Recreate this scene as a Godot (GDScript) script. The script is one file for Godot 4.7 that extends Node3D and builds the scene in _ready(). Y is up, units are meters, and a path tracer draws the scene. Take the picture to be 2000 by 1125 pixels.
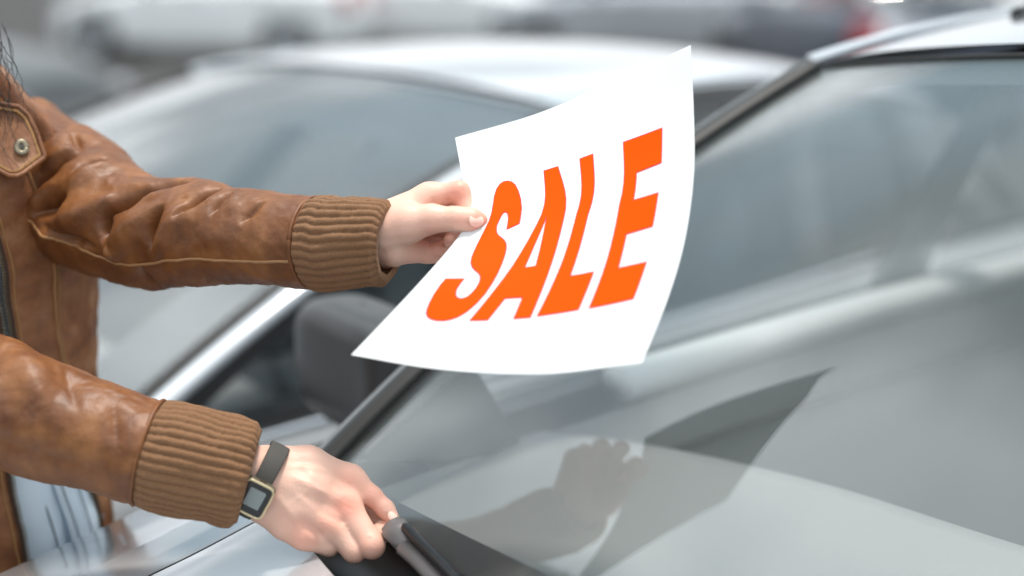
extends Node3D
# A man in a brown leather jacket holds a paper sale sign over the windscreen of a parked silver car.

const UP := Vector3.UP
var used := {}
var M := {}

# ---------------------------------------------------------------- mesh collecting
class Mb:
	var v := PackedVector3Array()
	var n := PackedVector3Array()
	var c := PackedColorArray()
	var t := PackedVector2Array()
	var idx := PackedInt32Array()
	var coloured := false

	func vert(p: Vector3, uv := Vector2.ZERO, col := Color.WHITE) -> int:
		v.append(p)
		t.append(uv)
		c.append(col)
		return v.size() - 1

	func tri(a: int, b: int, d: int) -> void:
		idx.append(a)
		idx.append(b)
		idx.append(d)

	func quad(a: int, b: int, d: int, e: int) -> void:
		tri(a, b, d)
		tri(a, d, e)

	func flat(a: Vector3, b: Vector3, d: Vector3, e: Vector3) -> void:
		var k := v.size()
		vert(a); vert(b); vert(d); vert(e)
		quad(k, k + 1, k + 2, k + 3)

	func commit() -> ArrayMesh:
		n.resize(v.size())
		n.fill(Vector3.ZERO)
		for k in range(0, idx.size(), 3):
			var a := idx[k]
			var b := idx[k + 1]
			var d := idx[k + 2]
			var f := (v[d] - v[a]).cross(v[b] - v[a])
			n[a] += f
			n[b] += f
			n[d] += f
		for k in n.size():
			n[k] = n[k].normalized() if n[k].length_squared() > 1e-20 else Vector3.UP
		var arr := []
		arr.resize(Mesh.ARRAY_MAX)
		arr[Mesh.ARRAY_VERTEX] = v
		arr[Mesh.ARRAY_NORMAL] = n
		arr[Mesh.ARRAY_TEX_UV] = t
		if coloured:
			arr[Mesh.ARRAY_COLOR] = c
		arr[Mesh.ARRAY_INDEX] = idx
		var m := ArrayMesh.new()
		m.add_surface_from_arrays(Mesh.PRIMITIVE_TRIANGLES, arr)
		return m


# ---------------------------------------------------------------- nodes
func numbered(called: String) -> String:
	var k: int = used.get(called, 0)
	used[called] = k + 1
	return called if k == 0 else "%s_%03d" % [called, k]


func tag(o: Node3D, label: String, category: String, group := "", kind := "") -> void:
	if label: o.set_meta("label", label)
	if category: o.set_meta("category", category)
	if group: o.set_meta("group", group)
	if kind: o.set_meta("kind", kind)


func thing(called: String, label: String, category: String, at := Transform3D(), group := "") -> Node3D:
	var o := Node3D.new()
	o.name = numbered(called)
	add_child(o)
	o.transform = at
	tag(o, label, category, group)
	return o


func put(called: String, mb, mat: Material, parent: Node = null, label := "") -> MeshInstance3D:
	var o := MeshInstance3D.new()
	o.name = called if parent else numbered(called)
	o.mesh = mb.commit() if mb is Mb else mb
	o.material_override = mat
	(parent if parent else self).add_child(o, true)
	if label: o.set_meta("label", label)
	return o


# ---------------------------------------------------------------- shapes
func sheet(mb: Mb, nu: int, nv: int, f: Callable, wrap_v := false) -> void:
	var base := mb.v.size()
	var cols := nv if wrap_v else nv + 1
	for i in nu + 1:
		for j in cols:
			mb.vert(f.call(float(i) / nu, float(j) / nv), Vector2(float(i) / nu, float(j) / nv))
	for i in nu:
		for j in nv:
			var j1 := (j + 1) % cols
			mb.quad(base + i * cols + j, base + (i + 1) * cols + j, base + (i + 1) * cols + j1, base + i * cols + j1)


func cat(p: Array, s: float) -> Variant:   # a smooth curve through points, s from 0 to 1, even in index
	var n := p.size() - 1
	var x := clampf(s, 0, 1) * n
	var i := mini(int(x), n - 1)
	var f := x - i
	var p1 = p[i]
	var p2 = p[i + 1]
	var p0 = p[i - 1] if i > 0 else p1 * 2.0 - p2
	var p3 = p[i + 2] if i + 2 <= n else p2 * 2.0 - p1
	return ((p1 * 2.0) + (p2 - p0) * f + (p0 * 2.0 - p1 * 5.0 + p2 * 4.0 - p3) * f * f + (p1 * 3.0 - p0 - p2 * 3.0 + p3) * f * f * f) * 0.5


func arc(p: Array, n := 40) -> Array:   # the same curve resampled evenly in length
	var dense := []
	var len := [0.0]
	for k in 401:
		dense.append(cat(p, k / 400.0))
		if k: len.append(len[-1] + dense[k].distance_to(dense[k - 1]))
	var out := []
	var j := 0
	for k in n + 1:
		var want: float = len[-1] * k / n
		while j < 399 and len[j + 1] < want: j += 1
		out.append(dense[j].lerp(dense[j + 1], clampf((want - len[j]) / maxf(len[j + 1] - len[j], 1e-9), 0, 1)))
	return out


func yz_at(line: Array, z: float) -> float:   # height of a side profile given as (z, y) points of rising z
	if z <= line[0].x: return line[0].y
	for k in line.size() - 1:
		if z <= line[k + 1].x:
			var p0: Vector2 = line[maxi(k - 1, 0)]
			var p1: Vector2 = line[k]
			var p2: Vector2 = line[k + 1]
			var p3: Vector2 = line[mini(k + 2, line.size() - 1)]
			var h := p2.x - p1.x
			var m1 := (p2.y - p0.y) / maxf(p2.x - p0.x, 1e-4)
			var m2 := (p3.y - p1.y) / maxf(p3.x - p1.x, 1e-4)
			var f := (z - p1.x) / h
			return (2 * f * f * f - 3 * f * f + 1) * p1.y + (f * f * f - 2 * f * f + f) * h * m1 + (3 * f * f - 2 * f * f * f) * p2.y + (f * f * f - f * f) * h * m2
	return line[-1].y


func tube(mb: Mb, path: Array, radii: Array, seg := 10, squash := Vector2.ONE, ref := Vector3(0, 0.21, 0.98)) -> void:
	var n := path.size()
	var base := mb.v.size()
	for i in n:
		var t: Vector3 = (path[mini(i + 1, n - 1)] - path[maxi(i - 1, 0)]).normalized()
		var e1 := (ref - t * ref.dot(t)).normalized()
		var e2 := e1.cross(t)
		var r: float = radii[0] if radii.size() == 1 else lerpf(radii[0], radii[1], float(i) / (n - 1)) if radii.size() == 2 else radii[i]
		for j in seg:
			var a := TAU * j / seg
			mb.vert(path[i] + (e1 * cos(a) * squash.x + e2 * sin(a) * squash.y) * r, Vector2(float(i) / n, float(j) / seg))
	for i in n - 1:
		for j in seg:
			var k := (j + 1) % seg
			mb.quad(base + i * seg + j, base + (i + 1) * seg + j, base + (i + 1) * seg + k, base + i * seg + k)
	for e in [0, n - 1]:
		var k0 := mb.vert(path[e])
		for j in seg:
			var a: int = base + e * seg + j
			var b: int = base + e * seg + (j + 1) % seg
			if e == 0: mb.tri(k0, a, b)
			else: mb.tri(k0, b, a)


func blob(mb: Mb, xf: Transform3D, half: Vector3, e := 0.5, nu := 16, nv := 24) -> void:   # a rounded box (small e) or an egg (e = 1)
	var sp := func(x: float) -> float: return signf(x) * pow(absf(x), e)
	sheet(mb, nu, nv, func(u: float, v: float) -> Vector3:
		var a := (u - 0.5) * PI * 0.998
		var b := v * TAU
		var ca: float = sp.call(cos(a))
		return xf * Vector3(half.x * ca * sp.call(cos(b)), half.y * sp.call(sin(a)), half.z * ca * sp.call(sin(b))), true)


func lathe(mb: Mb, prof: Array, xf: Transform3D, seg := 32) -> void:   # (radius, along x) turned round the x axis
	sheet(mb, prof.size() - 1, seg, func(u: float, v: float) -> Vector3:
		var q: Vector2 = prof[roundi(u * (prof.size() - 1))]
		return xf * Vector3(q.y, q.x * cos(v * TAU), q.x * sin(v * TAU)), true)


func box(mb: Mb, xf: Transform3D, h: Vector3) -> void:
	for ax in 3:
		for s in [-1.0, 1.0]:
			var d := Vector3.ZERO
			d[ax] = s * h[ax]
			var a := Vector3.ZERO
			a[(ax + 1) % 3] = h[(ax + 1) % 3]
			var b := Vector3.ZERO
			b[(ax + 2) % 3] = h[(ax + 2) % 3] * s
			mb.flat(xf * (d - a - b), xf * (d - a + b), xf * (d + a + b), xf * (d + a - b))


# ---------------------------------------------------------------- flesh: smooth union of tapered capsules, meshed as surface nets
func smin(a: float, b: float, k: float) -> float:
	var h := maxf(k - absf(a - b), 0.0) / k
	return minf(a, b) - h * h * k * 0.25


func flesh(mb: Mb, bones: Array, cell: float, k_in := 0.006, k_out := 0.008, k_side := 0.0015, tint = null, marks := []) -> void:
	var lo := Vector3.INF
	var hi := -Vector3.INF
	var A := PackedVector3Array()
	var BA := PackedVector3Array()
	var L2 := PackedFloat32Array()
	var R0 := PackedFloat32Array()
	var RD := PackedFloat32Array()
	var G := PackedInt32Array()
	var groups := 0
	for b in bones:
		var a: Vector3 = b[0]
		var e: Vector3 = b[1]
		var r := maxf(b[2], b[3])
		lo = lo.min(a - Vector3.ONE * r).min(e - Vector3.ONE * r)
		hi = hi.max(a + Vector3.ONE * r).max(e + Vector3.ONE * r)
		A.append(a)
		BA.append(e - a)
		L2.append(maxf((e - a).length_squared(), 1e-9))
		R0.append(b[2])
		RD.append(b[3] - b[2])
		G.append(b[4])
		groups = maxi(groups, b[4] + 1)
	lo -= Vector3.ONE * cell * 3
	hi += Vector3.ONE * cell * 3
	var B := 4
	var nb := Vector3i(((hi - lo) / (cell * B)).ceil())
	var nx := nb.x * B + 1
	var ny := nb.y * B + 1
	var nz := nb.z * B + 1
	var field := PackedFloat32Array()
	field.resize(nx * ny * nz)
	field.fill(1.0)
	var reach := cell * B * 0.5 * 1.7321 + k_out + cell
	var active := []
	var near := PackedInt32Array()
	var near_marks := []
	for bx in nb.x:
		for by in nb.y:
			for bz in nb.z:
				var mid := lo + (Vector3(bx, by, bz) + Vector3.ONE * 0.5) * cell * B
				near.clear()
				var least := 1e9
				for q in A.size():
					var pa := mid - A[q]
					var h := clampf(pa.dot(BA[q]) / L2[q], 0, 1)
					var d := (pa - BA[q] * h).length() - R0[q] - RD[q] * h
					least = minf(least, d)
					if d < reach + k_out: near.append(q)
				if least > reach: continue
				near_marks.clear()
				for k in marks:
					var pa: Vector3 = mid - k[0]
					var ba: Vector3 = k[1] - k[0]
					var h := clampf(pa.dot(ba) / maxf(ba.length_squared(), 1e-9), 0, 1)
					if (pa - ba * h).length() < k[2] * 2.2 + cell * B: near_marks.append(k)
				var any_in := false
				var any_out := false
				var gd := PackedFloat32Array()
				gd.resize(groups)
				for x in range(bx * B, bx * B + B + 1):
					for y in range(by * B, by * B + B + 1):
						for z in range(bz * B, bz * B + B + 1):
							var p := lo + Vector3(x, y, z) * cell
							gd.fill(1.0)
							for q in near:
								var pa := p - A[q]
								var h := clampf(pa.dot(BA[q]) / L2[q], 0, 1)
								var d := (pa - BA[q] * h).length() - R0[q] - RD[q] * h
								gd[G[q]] = smin(gd[G[q]], d, k_in)
							var f := 1.0
							for g in range(1, groups):
								f = smin(f, gd[g], k_side)
							f = smin(f, gd[0], k_out)
							for k in near_marks:
								var pa: Vector3 = p - k[0]
								var ba: Vector3 = k[1] - k[0]
								var h := clampf(pa.dot(ba) / maxf(ba.length_squared(), 1e-9), 0, 1)
								f += k[3] * exp(-(pa - ba * h).length_squared() / (k[2] * k[2]))
							field[(x * ny + y) * nz + z] = f
							if f < 0: any_in = true
							else: any_out = true
				if any_in and any_out: active.append(Vector3i(bx, by, bz))
	var vid := PackedInt32Array()
	vid.resize(nx * ny * nz)
	vid.fill(-1)
	var offs := [0, nz * ny, nz, nz * ny + nz, 1, nz * ny + 1, nz + 1, nz * ny + nz + 1]
	var corner := [Vector3(0, 0, 0), Vector3(1, 0, 0), Vector3(0, 1, 0), Vector3(1, 1, 0), Vector3(0, 0, 1), Vector3(1, 0, 1), Vector3(0, 1, 1), Vector3(1, 1, 1)]
	var edges := [[0, 1], [2, 3], [4, 5], [6, 7], [0, 2], [1, 3], [4, 6], [5, 7], [0, 4], [1, 5], [2, 6], [3, 7]]
	var cells := []
	for blk in active:
		for x in range(blk.x * B, blk.x * B + B):
			for y in range(blk.y * B, blk.y * B + B):
				for z in range(blk.z * B, blk.z * B + B):
					var at := (x * ny + y) * nz + z
					var s := 0
					for q in 8:
						if field[at + offs[q]] < 0: s += 1
					if s == 0 or s == 8: continue
					var sum := Vector3.ZERO
					var cnt := 0
					for e in edges:
						var fa := field[at + offs[e[0]]]
						var fb := field[at + offs[e[1]]]
						if (fa < 0) != (fb < 0):
							sum += corner[e[0]].lerp(corner[e[1]], fa / (fa - fb))
							cnt += 1
					var pos := lo + (Vector3(x, y, z) + sum / cnt) * cell
					var col: Color = tint.call(pos) if tint != null else Color.WHITE
					vid[at] = mb.vert(pos, Vector2.ZERO, col)
					cells.append(Vector3i(x, y, z))
	for q in cells:
		var at: int = (q.x * ny + q.y) * nz + q.z
		var inside := field[at] < 0
		for ax in 3:
			var st: int = [ny * nz, nz, 1][ax]
			if q[ax] + 1 >= [nx, ny, nz][ax]: continue
			if (field[at + st] < 0) == inside: continue
			var s1: int = [nz, 1, ny * nz][ax]
			var s2: int = [1, ny * nz, nz][ax]
			if q[(ax + 1) % 3] == 0 or q[(ax + 2) % 3] == 0: continue
			var a := vid[at]
			var b := vid[at - s1]
			var d := vid[at - s1 - s2]
			var e := vid[at - s2]
			if a < 0 or b < 0 or d < 0 or e < 0: continue
			if inside: mb.quad(a, e, d, b)
			else: mb.quad(a, b, d, e)
	mb.coloured = mb.coloured or tint != null


# ---------------------------------------------------------------- cloth round a limb
# folds: [s0, v0, s1, v1, width, depth]; s runs along the limb, v across what faces forward (-1 low edge, 1 top edge)
func limb(centres: Array, radii: Array, nu: int, folds: Array, noise_deep: float, noise_seed: int) -> Callable:
	var path := arc(centres, nu)
	var length := 0.0
	for k in nu: length += path[k].distance_to(path[k + 1])
	var rmid := 0.0
	for r in radii: rmid += (r.x + r.y) * 0.5 / radii.size()
	var fn := FastNoiseLite.new()
	fn.seed = noise_seed
	fn.frequency = 14.0
	fn.fractal_octaves = 3
	var segs := []
	for f in folds:
		segs.append([Vector2(f[0] * length, asin(clampf(f[1], -1, 1)) * rmid), Vector2(f[2] * length, asin(clampf(f[3], -1, 1)) * rmid), f[4], f[5]])
	var ref := Vector3(0, 0.21, 0.98)
	return func(u: float, v: float) -> Vector3:
		var i := clampi(roundi(u * nu), 0, nu)
		var c: Vector3 = path[i]
		var t: Vector3 = (path[mini(i + 1, nu)] - path[maxi(i - 1, 0)]).normalized()
		var e1 := (ref - t * ref.dot(t)).normalized()
		var e2 := e1.cross(t)
		var r: Vector2 = cat(radii, u)
		var a := v * TAU
		var d := e1 * cos(a) * r.x + e2 * sin(a) * r.y
		var out := 0.0
		var w := smoothstep(-0.45, 0.1, cos(a))
		if w > 0:
			var q := Vector2(u * length, clampf(wrapf(a, -PI, PI), -2.0, 2.0) * rmid)
			for s in segs:
				var pa: Vector2 = q - s[0]
				var ba: Vector2 = s[1] - s[0]
				var h := clampf(pa.dot(ba) / ba.length_squared(), 0, 1)
				var dist := (pa - ba * h).length()
				var wide: float = s[2] * (0.55 + 1.8 * h * (1 - h))
				if dist < wide * 2.6:
					out += w * s[3] * (exp(-pow(dist / (wide * 0.75), 1.15)) if s[3] < 0 else exp(-pow(dist / (wide * 1.25), 2.0))) * (0.35 + 2.6 * h * (1 - h))
		out += noise_deep * fn.get_noise_3dv(c + d) + 0.0009 * fn.get_noise_3dv((c + d) * Vector3(6, 2.5, 6)) + 0.0006 * absf(fn.get_noise_3dv((c + d) * 9.0))
		return c + d * (1 + out / maxf(d.length(), 0.001))


# ---------------------------------------------------------------- materials
func noise_tex(freq: float, kind: int, seed_: int, ramp = null, as_normal := false, bump := 4.0, size := 512, octaves := 4) -> NoiseTexture2D:
	var n := FastNoiseLite.new()
	n.noise_type = kind
	n.frequency = freq
	n.seed = seed_
	n.fractal_octaves = octaves
	var t := NoiseTexture2D.new()
	t.noise = n
	t.width = size
	t.height = size
	t.seamless = true
	t.as_normal_map = as_normal
	t.bump_strength = bump
	if ramp: 
		var g := Gradient.new()
		g.offsets = PackedFloat32Array(ramp[0])
		g.colors = PackedColorArray(ramp[1])
		t.color_ramp = g
	return t


func mat(called: String, col: Color, rough := 0.5, metal := 0.0) -> StandardMaterial3D:
	var m := StandardMaterial3D.new()
	m.resource_name = called
	m.albedo_color = col.linear_to_srgb()
	m.roughness = rough
	m.metallic = metal
	m.cull_mode = BaseMaterial3D.CULL_DISABLED
	M[called] = m
	return m


func triplanar(m: StandardMaterial3D, scale: float) -> void:
	m.uv1_triplanar = true
	m.uv1_world_triplanar = true
	m.uv1_scale = Vector3.ONE * scale


func glass(called: String, alpha: float, col: Color, metal := 0.0) -> void:
	var m := mat(called, col, 0.0, metal)
	m.albedo_color.a = alpha
	m.transparency = BaseMaterial3D.TRANSPARENCY_ALPHA


func materials() -> void:
	var m := mat("leather", Color(1, 1, 1), 0.50)
	m.albedo_texture = noise_tex(0.006, FastNoiseLite.TYPE_SIMPLEX_SMOOTH, 4, [[0.0, 0.35, 0.6, 1.0], [Color(0.33, 0.175, 0.065), Color(0.42, 0.245, 0.11), Color(0.465, 0.28, 0.13), Color(0.57, 0.375, 0.205)]], false, 0, 512, 5)
	m.normal_enabled = true
	m.normal_texture = noise_tex(0.03, FastNoiseLite.TYPE_CELLULAR, 9, null, true, 3.0)
	m.normal_scale = 0.7
	triplanar(m, 7.0)
	m = mat("leather_chest", Color(1, 1, 1), 0.55)
	m.albedo_texture = noise_tex(0.008, FastNoiseLite.TYPE_SIMPLEX_SMOOTH, 14, [[0.0, 0.35, 0.65, 1.0], [Color(0.35, 0.195, 0.095), Color(0.47, 0.285, 0.155), Color(0.53, 0.345, 0.21), Color(0.64, 0.47, 0.34)]], false, 0, 512, 5)
	m.normal_enabled = true
	m.normal_texture = noise_tex(0.05, FastNoiseLite.TYPE_CELLULAR, 19, null, true, 4.0)
	m.normal_scale = 0.6
	triplanar(m, 6.0)
	m = mat("knit", Color(0.26, 0.128, 0.058), 0.9)
	m.albedo_texture = noise_tex(0.05, FastNoiseLite.TYPE_SIMPLEX, 5, [[0.0, 1.0], [Color(0.75, 0.75, 0.75), Color(1, 1, 1)]])
	m.normal_enabled = true
	m.normal_texture = noise_tex(0.12, FastNoiseLite.TYPE_SIMPLEX, 6, null, true, 5.0)
	m.normal_scale = 0.6
	m.rim_enabled = true
	m.rim = 0.5
	m.rim_tint = 0.6
	triplanar(m, 14.0)
	mat("piping", Color(0.31, 0.155, 0.062), 0.5)
	mat("thread", Color(0.36, 0.19, 0.07), 0.7)
	mat("lining", Color(0.05, 0.026, 0.016), 0.9)
	m = mat("fleece", Color(0.36, 0.2, 0.11), 0.95)
	m.normal_enabled = true
	m.normal_texture = noise_tex(0.08, FastNoiseLite.TYPE_SIMPLEX, 8, null, true, 8.0)
	triplanar(m, 12.0)
	m = mat("shirt", Color(0.66, 0.77, 0.86), 0.85)
	m.normal_enabled = true
	m.normal_texture = noise_tex(0.2, FastNoiseLite.TYPE_SIMPLEX, 10, null, true, 3.0)
	m.normal_scale = 0.4
	triplanar(m, 20.0)
	mat("stitch", Color(0.05, 0.07, 0.1), 0.8)
	m = mat("skin", Color(1, 1, 1), 0.48)
	m.vertex_color_use_as_albedo = true
	m.subsurf_scatter_enabled = true
	m.subsurf_scatter_strength = 0.07
	m.normal_enabled = true
	m.normal_texture = noise_tex(0.05, FastNoiseLite.TYPE_CELLULAR, 21, null, true, 3.0)
	m.normal_scale = 0.55
	triplanar(m, 16.0)
	mat("nail", Color(0.80, 0.54, 0.45), 0.25)
	mat("hair", Color(0.018, 0.012, 0.009), 0.45)
	mat("brass", Color(0.60, 0.50, 0.32), 0.35, 0.85)
	mat("antique", Color(0.20, 0.17, 0.12), 0.4, 0.7)
	mat("eyelet_hole", Color(0.012, 0.01, 0.01), 0.6)
	m = mat("strap", Color(0.05, 0.046, 0.04), 0.6)
	m.normal_enabled = true
	m.normal_texture = noise_tex(0.09, FastNoiseLite.TYPE_SIMPLEX, 31, null, true, 5.0)
	triplanar(m, 30.0)
	mat("dial", Color(0.012, 0.012, 0.012), 0.12)
	mat("display", Color(0.22, 0.25, 0.25), 0.3)
	m = mat("paper", Color(0.72, 0.73, 0.74), 0.6)
	m.backlight_enabled = true
	m.backlight = Color(0.35, 0.35, 0.35)
	mat("orange_print", Color(0.90, 0.075, 0.0), 0.6).metallic_specular = 0.15
	mat("print_edge", Color(0.60, 0.012, 0.09), 0.5)
	m = mat("silver_paint", Color(0.58, 0.61, 0.64), 0.22, 0.5)
	m.clearcoat_enabled = true
	m.clearcoat = 1.0
	m.clearcoat_roughness = 0.03
	m = mat("sky_lit_paint", Color(0.62, 0.66, 0.70), 0.2, 0.35)  # bright copy of the parked car's paint, sky reflection put into the colour
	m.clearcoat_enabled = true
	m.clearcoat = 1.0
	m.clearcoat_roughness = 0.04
	m = mat("white_paint", Color(0.86, 0.88, 0.89), 0.25)
	m.clearcoat_enabled = true
	m.clearcoat = 1.0
	m = mat("shaded_body_paint", Color(0.22, 0.23, 0.24), 0.25, 0.3)  # dark copy of that paint, shade between the cars put into the colour
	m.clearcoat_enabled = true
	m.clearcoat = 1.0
	m = mat("dark_reflection_paint", Color(0.08, 0.085, 0.09), 0.25, 0.2)  # for the near car's silver pillars, their dark reflection put into the colour
	m.clearcoat_enabled = true
	m.clearcoat = 1.0
	m = mat("navy_paint", Color(0.035, 0.05, 0.085), 0.25, 0.2)
	m.clearcoat_enabled = true
	m.clearcoat = 1.0
	m = mat("black_paint", Color(0.012, 0.012, 0.013), 0.25)
	m.clearcoat_enabled = true
	m.clearcoat = 1.0
	mat("mirror_shell", Color(0.045, 0.046, 0.048), 0.35)
	mat("sill_trim", Color(0.62, 0.66, 0.66), 0.35)
	mat("chrome", Color(0.8, 0.81, 0.83), 0.12, 1.0)
	m = mat("rubber", Color(0.014, 0.014, 0.014), 0.55)
	mat("black_plastic", Color(0.016, 0.016, 0.017), 0.35)
	mat("wiper_grey", Color(0.17, 0.15, 0.145), 0.4, 0.2)
	mat("dash", Color(0.15, 0.16, 0.16), 0.6)
	mat("seat_cloth", Color(0.10, 0.11, 0.115), 0.9)
	mat("trim_light", Color(0.19, 0.20, 0.195), 0.7)
	mat("trim_dark", Color(0.03, 0.03, 0.03), 0.7)
	mat("sticker", Color(0.85, 0.86, 0.86), 0.5)
	mat("denim", Color(0.04, 0.055, 0.09), 0.85)
	mat("boot", Color(0.06, 0.035, 0.02), 0.5)
	mat("red_lens", Color(0.38, 0.03, 0.035), 0.2)
	mat("lamp_lens", Color(0.25, 0.26, 0.28), 0.1)
	mat("frit", Color(0.02, 0.02, 0.022), 0.3)
	glass("windscreen_glass", 0.0, Color(0.62, 0.74, 0.72), 0.03)
	glass("sky_glass", 0.0, Color(0.68, 0.74, 0.78), 0.05)
	glass("inner_glass", 0.0, Color(0.62, 0.74, 0.72), 0.03)
	glass("side_glass", 0.25, Color(0.03, 0.045, 0.05), 0.06)
	glass("lens_glass", 0.05, Color(0.8, 0.8, 0.8))
	m = mat("asphalt", Color(1, 1, 1), 0.9)
	m.albedo_texture = noise_tex(0.05, FastNoiseLite.TYPE_SIMPLEX, 41, [[0.0, 0.5, 1.0], [Color(0.20, 0.20, 0.20), Color(0.25, 0.25, 0.25), Color(0.34, 0.335, 0.33)]], false, 0, 1024, 5)
	m.normal_enabled = true
	m.normal_texture = noise_tex(0.2, FastNoiseLite.TYPE_SIMPLEX, 42, null, true, 6.0)
	triplanar(m, 0.5)
	mat("concrete", Color(0.20, 0.195, 0.185), 0.9)
	mat("window_dark", Color(0.03, 0.035, 0.04), 0.15)
	mat("road_paint", Color(0.7, 0.7, 0.68), 0.8)

# ---------------------------------------------------------------- a car: x to its left, y up, z to its front
func car(label: String, group: String, xf: Transform3D, p: Dictionary) -> Node3D:
	var o := thing(p.name, label, "car", xf, group)
	var near: bool = p.near > 0
	var fine: int = p.near
	var hw: float = p.hw
	var top: Array = p.top           # (z, y) of the bonnet edge and belt line, from tail to nose
	var zr: float = top[0].x
	var zf: float = top[-1].x
	var zm := (zr + zf) * 0.5
	var half := (zf - zr) * 0.5
	var paint: Material = M[p.paint]
	var xb: float = p.xb
	var bowb: float = p.bowb
	var bowt: float = p.bowt
	var yb := yz_at(top, p.pz)
	var ps := func(s: float, t: float) -> Vector3:     # the windscreen, s across, t from cowl to header
		var b := Vector3(s * xb, yb + 0.01 * (1 - s * s), p.pz + bowb * (1 - s * s))
		var h := Vector3(s * p.xt, p.yt + p.crown * (1 - s * s), p.zt + bowt * (1 - s * s))
		var k: float = 4 * t * (1 - t) * p.bulge
		return b.lerp(h, t) + Vector3(s * 0.3 * k, k, 0.6 * k)
	var rail := func(a: float) -> Vector3:              # the left roof rail from header to tail
		var y: float = lerpf(p.yt, p.ry, a * a) + p.arch * 4 * a * (1 - a)
		return Vector3(lerpf(p.xt, p.xt * 0.93, a * a), y, lerpf(p.zt, p.rz, a))
	var belt := func(a: float) -> Vector3:
		var z: float = lerpf(p.pz, p.bz, a)
		return Vector3(xb + 0.035 * sin(PI * minf(a * 1.2, 1.0)) - 0.06 * a * a, yz_at(top, z), z)
	var flank := func(side: float, a: float, t: float, out: float) -> Vector3:   # the side of the glasshouse
		var k: float = 4 * t * (1 - t)
		var q: Vector3 = belt.call(a).lerp(rail.call(a), t)
		var first: float = pow(1 - a, 3) * k * p.bulge
		q += Vector3(0.3 * first + 0.02 * k * (1 - pow(1 - a, 3)) + out, first, 0.6 * first)
		return Vector3(q.x * side, q.y, q.z)
	# ---- lower body: stacked outlines
	var outline := []
	for k in 721:
		var a := TAU * k / 720
		outline.append(Vector2(signf(cos(a)) * pow(absf(cos(a)), 2.0 / p.square), signf(sin(a)) * pow(absf(sin(a)), 2.0 / p.square)))
	var even := []
	var total := 0.0
	for k in 720: total += ((outline[k + 1] - outline[k]) * Vector2(hw, half)).length()
	var run := 0.0
	var want := 0.0
	var N := 320 if near else 160
	for k in 720:
		var step: float = ((outline[k + 1] - outline[k]) * Vector2(hw, half)).length()
		while want <= run + step and even.size() < N:
			even.append(outline[k].lerp(outline[k + 1], (want - run) / step))
			want += total / N
		run += step
	var levels := [[0.07, 0.0], [0.03, 0.05], [0.015, 0.2], [0.0, 0.45], [0.0, 0.66], [0.006, 0.74], [0.0, 0.78], [0.006, 0.86], [0.022, 0.93], [0.05, 0.975], [hw - xb - 0.035, 1.0]]
	var bottom: float = p.bottom
	var loop := func(k: int, j: int) -> Vector3:
		var e: Vector2 = even[j % N]
		var inset: float = levels[k][0]
		var z := zm + e.y * (half - inset * 0.8)
		return Vector3(e.x * (hw - inset), lerpf(bottom, yz_at(top, z), levels[k][1]), z)
	var mb := Mb.new()
	for k in levels.size():
		for j in N: mb.vert(loop.call(k, j))
	for k in levels.size() - 1:
		for j in N:
			var j1 := (j + 1) % N
			var q: Vector3 = (mb.v[k * N + j] + mb.v[(k + 1) * N + j1]) * 0.5
			var hole := false
			for wz in p.wheels:
				if absf(q.x) > hw * 0.5 and Vector2(q.z - wz, q.y - p.wr).length() < p.wr * 1.16: hole = true
			if not hole: mb.quad(k * N + j, (k + 1) * N + j, (k + 1) * N + j1, k * N + j1)
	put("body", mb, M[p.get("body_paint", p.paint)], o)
	# ---- bonnet, wings, boot lid
	var edge := func(z: float) -> float:
		var inset: float = levels[-1][0]
		var e := clampf(absf(z - zm) / (half - inset * 0.8), 0, 1)
		return (hw - inset) * pow(maxf(1 - pow(e, p.square), 0), 1.0 / p.square)
	var cut := 0.905
	var deck := func(s: float, z: float, lift: float) -> Vector3:
		var w: float = edge.call(z)
		return Vector3(s * w, yz_at(top, z) - 0.004 * smoothstep(cut - 0.02, cut, absf(s)) * smoothstep(cut + 0.03, cut, absf(s)) + lift * (1 - pow(absf(s), 2.4)) + (0.004 * exp(-pow((absf(s) - 0.62) / 0.09, 2)) if near else 0.0), z)
	var tip: float = zf - levels[-1][0] * 0.8 - 0.002
	mb = Mb.new()
	sheet(mb, 48, 40, func(u: float, v: float) -> Vector3:
		var s := lerpf(-cut, cut, v)
		return deck.call(s, lerpf(p.pz + bowb * (1 - s * s) + 0.035 + 0.22 * (0.905 - absf(s)) * (1.0 - 0.6 * (0.905 - absf(s))), tip, u), p.lift), false)
	put("bonnet", mb, paint, o)
	for side in [-1.0, 1.0]:
		mb = Mb.new()
		sheet(mb, 48, 4, func(u: float, v: float) -> Vector3:
			var s: float = lerpf(cut + 0.004, 1.0, v) * side
			return deck.call(s, lerpf(p.pz - 0.06, tip, u), p.lift), false)
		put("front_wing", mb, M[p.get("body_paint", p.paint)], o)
	mb = Mb.new()
	sheet(mb, 16, 20, func(u: float, v: float) -> Vector3: return deck.call(lerpf(-1, 1, v), lerpf(p.bz + 0.05, zr + levels[-1][0] * 0.8 + 0.002, u), 0.02) - Vector3(0, 0.002, 0))
	put("boot_lid", mb, paint, o)
	mb = Mb.new()
	sheet(mb, 6, 30, func(u: float, v: float) -> Vector3:
		var s := lerpf(-0.985, 0.985, v)
		var z: float = p.pz + bowb * (1 - s * s)
		return Vector3(s * xb, yz_at(top, z + u * 0.2) - 0.03 * sin(PI * minf(u * 1.5, 1.0)) - 0.014, z - 0.03 + u * (0.10 + 0.2 * (0.985 - absf(s)))))
	put("scuttle_panel", mb, M.black_plastic, o)
	# ---- glasshouse
	mb = Mb.new()
	sheet(mb, 24, 32, func(u: float, v: float) -> Vector3: return ps.call(lerpf(-0.985, 0.985, v), lerpf(0.0, 0.994, u)))
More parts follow.
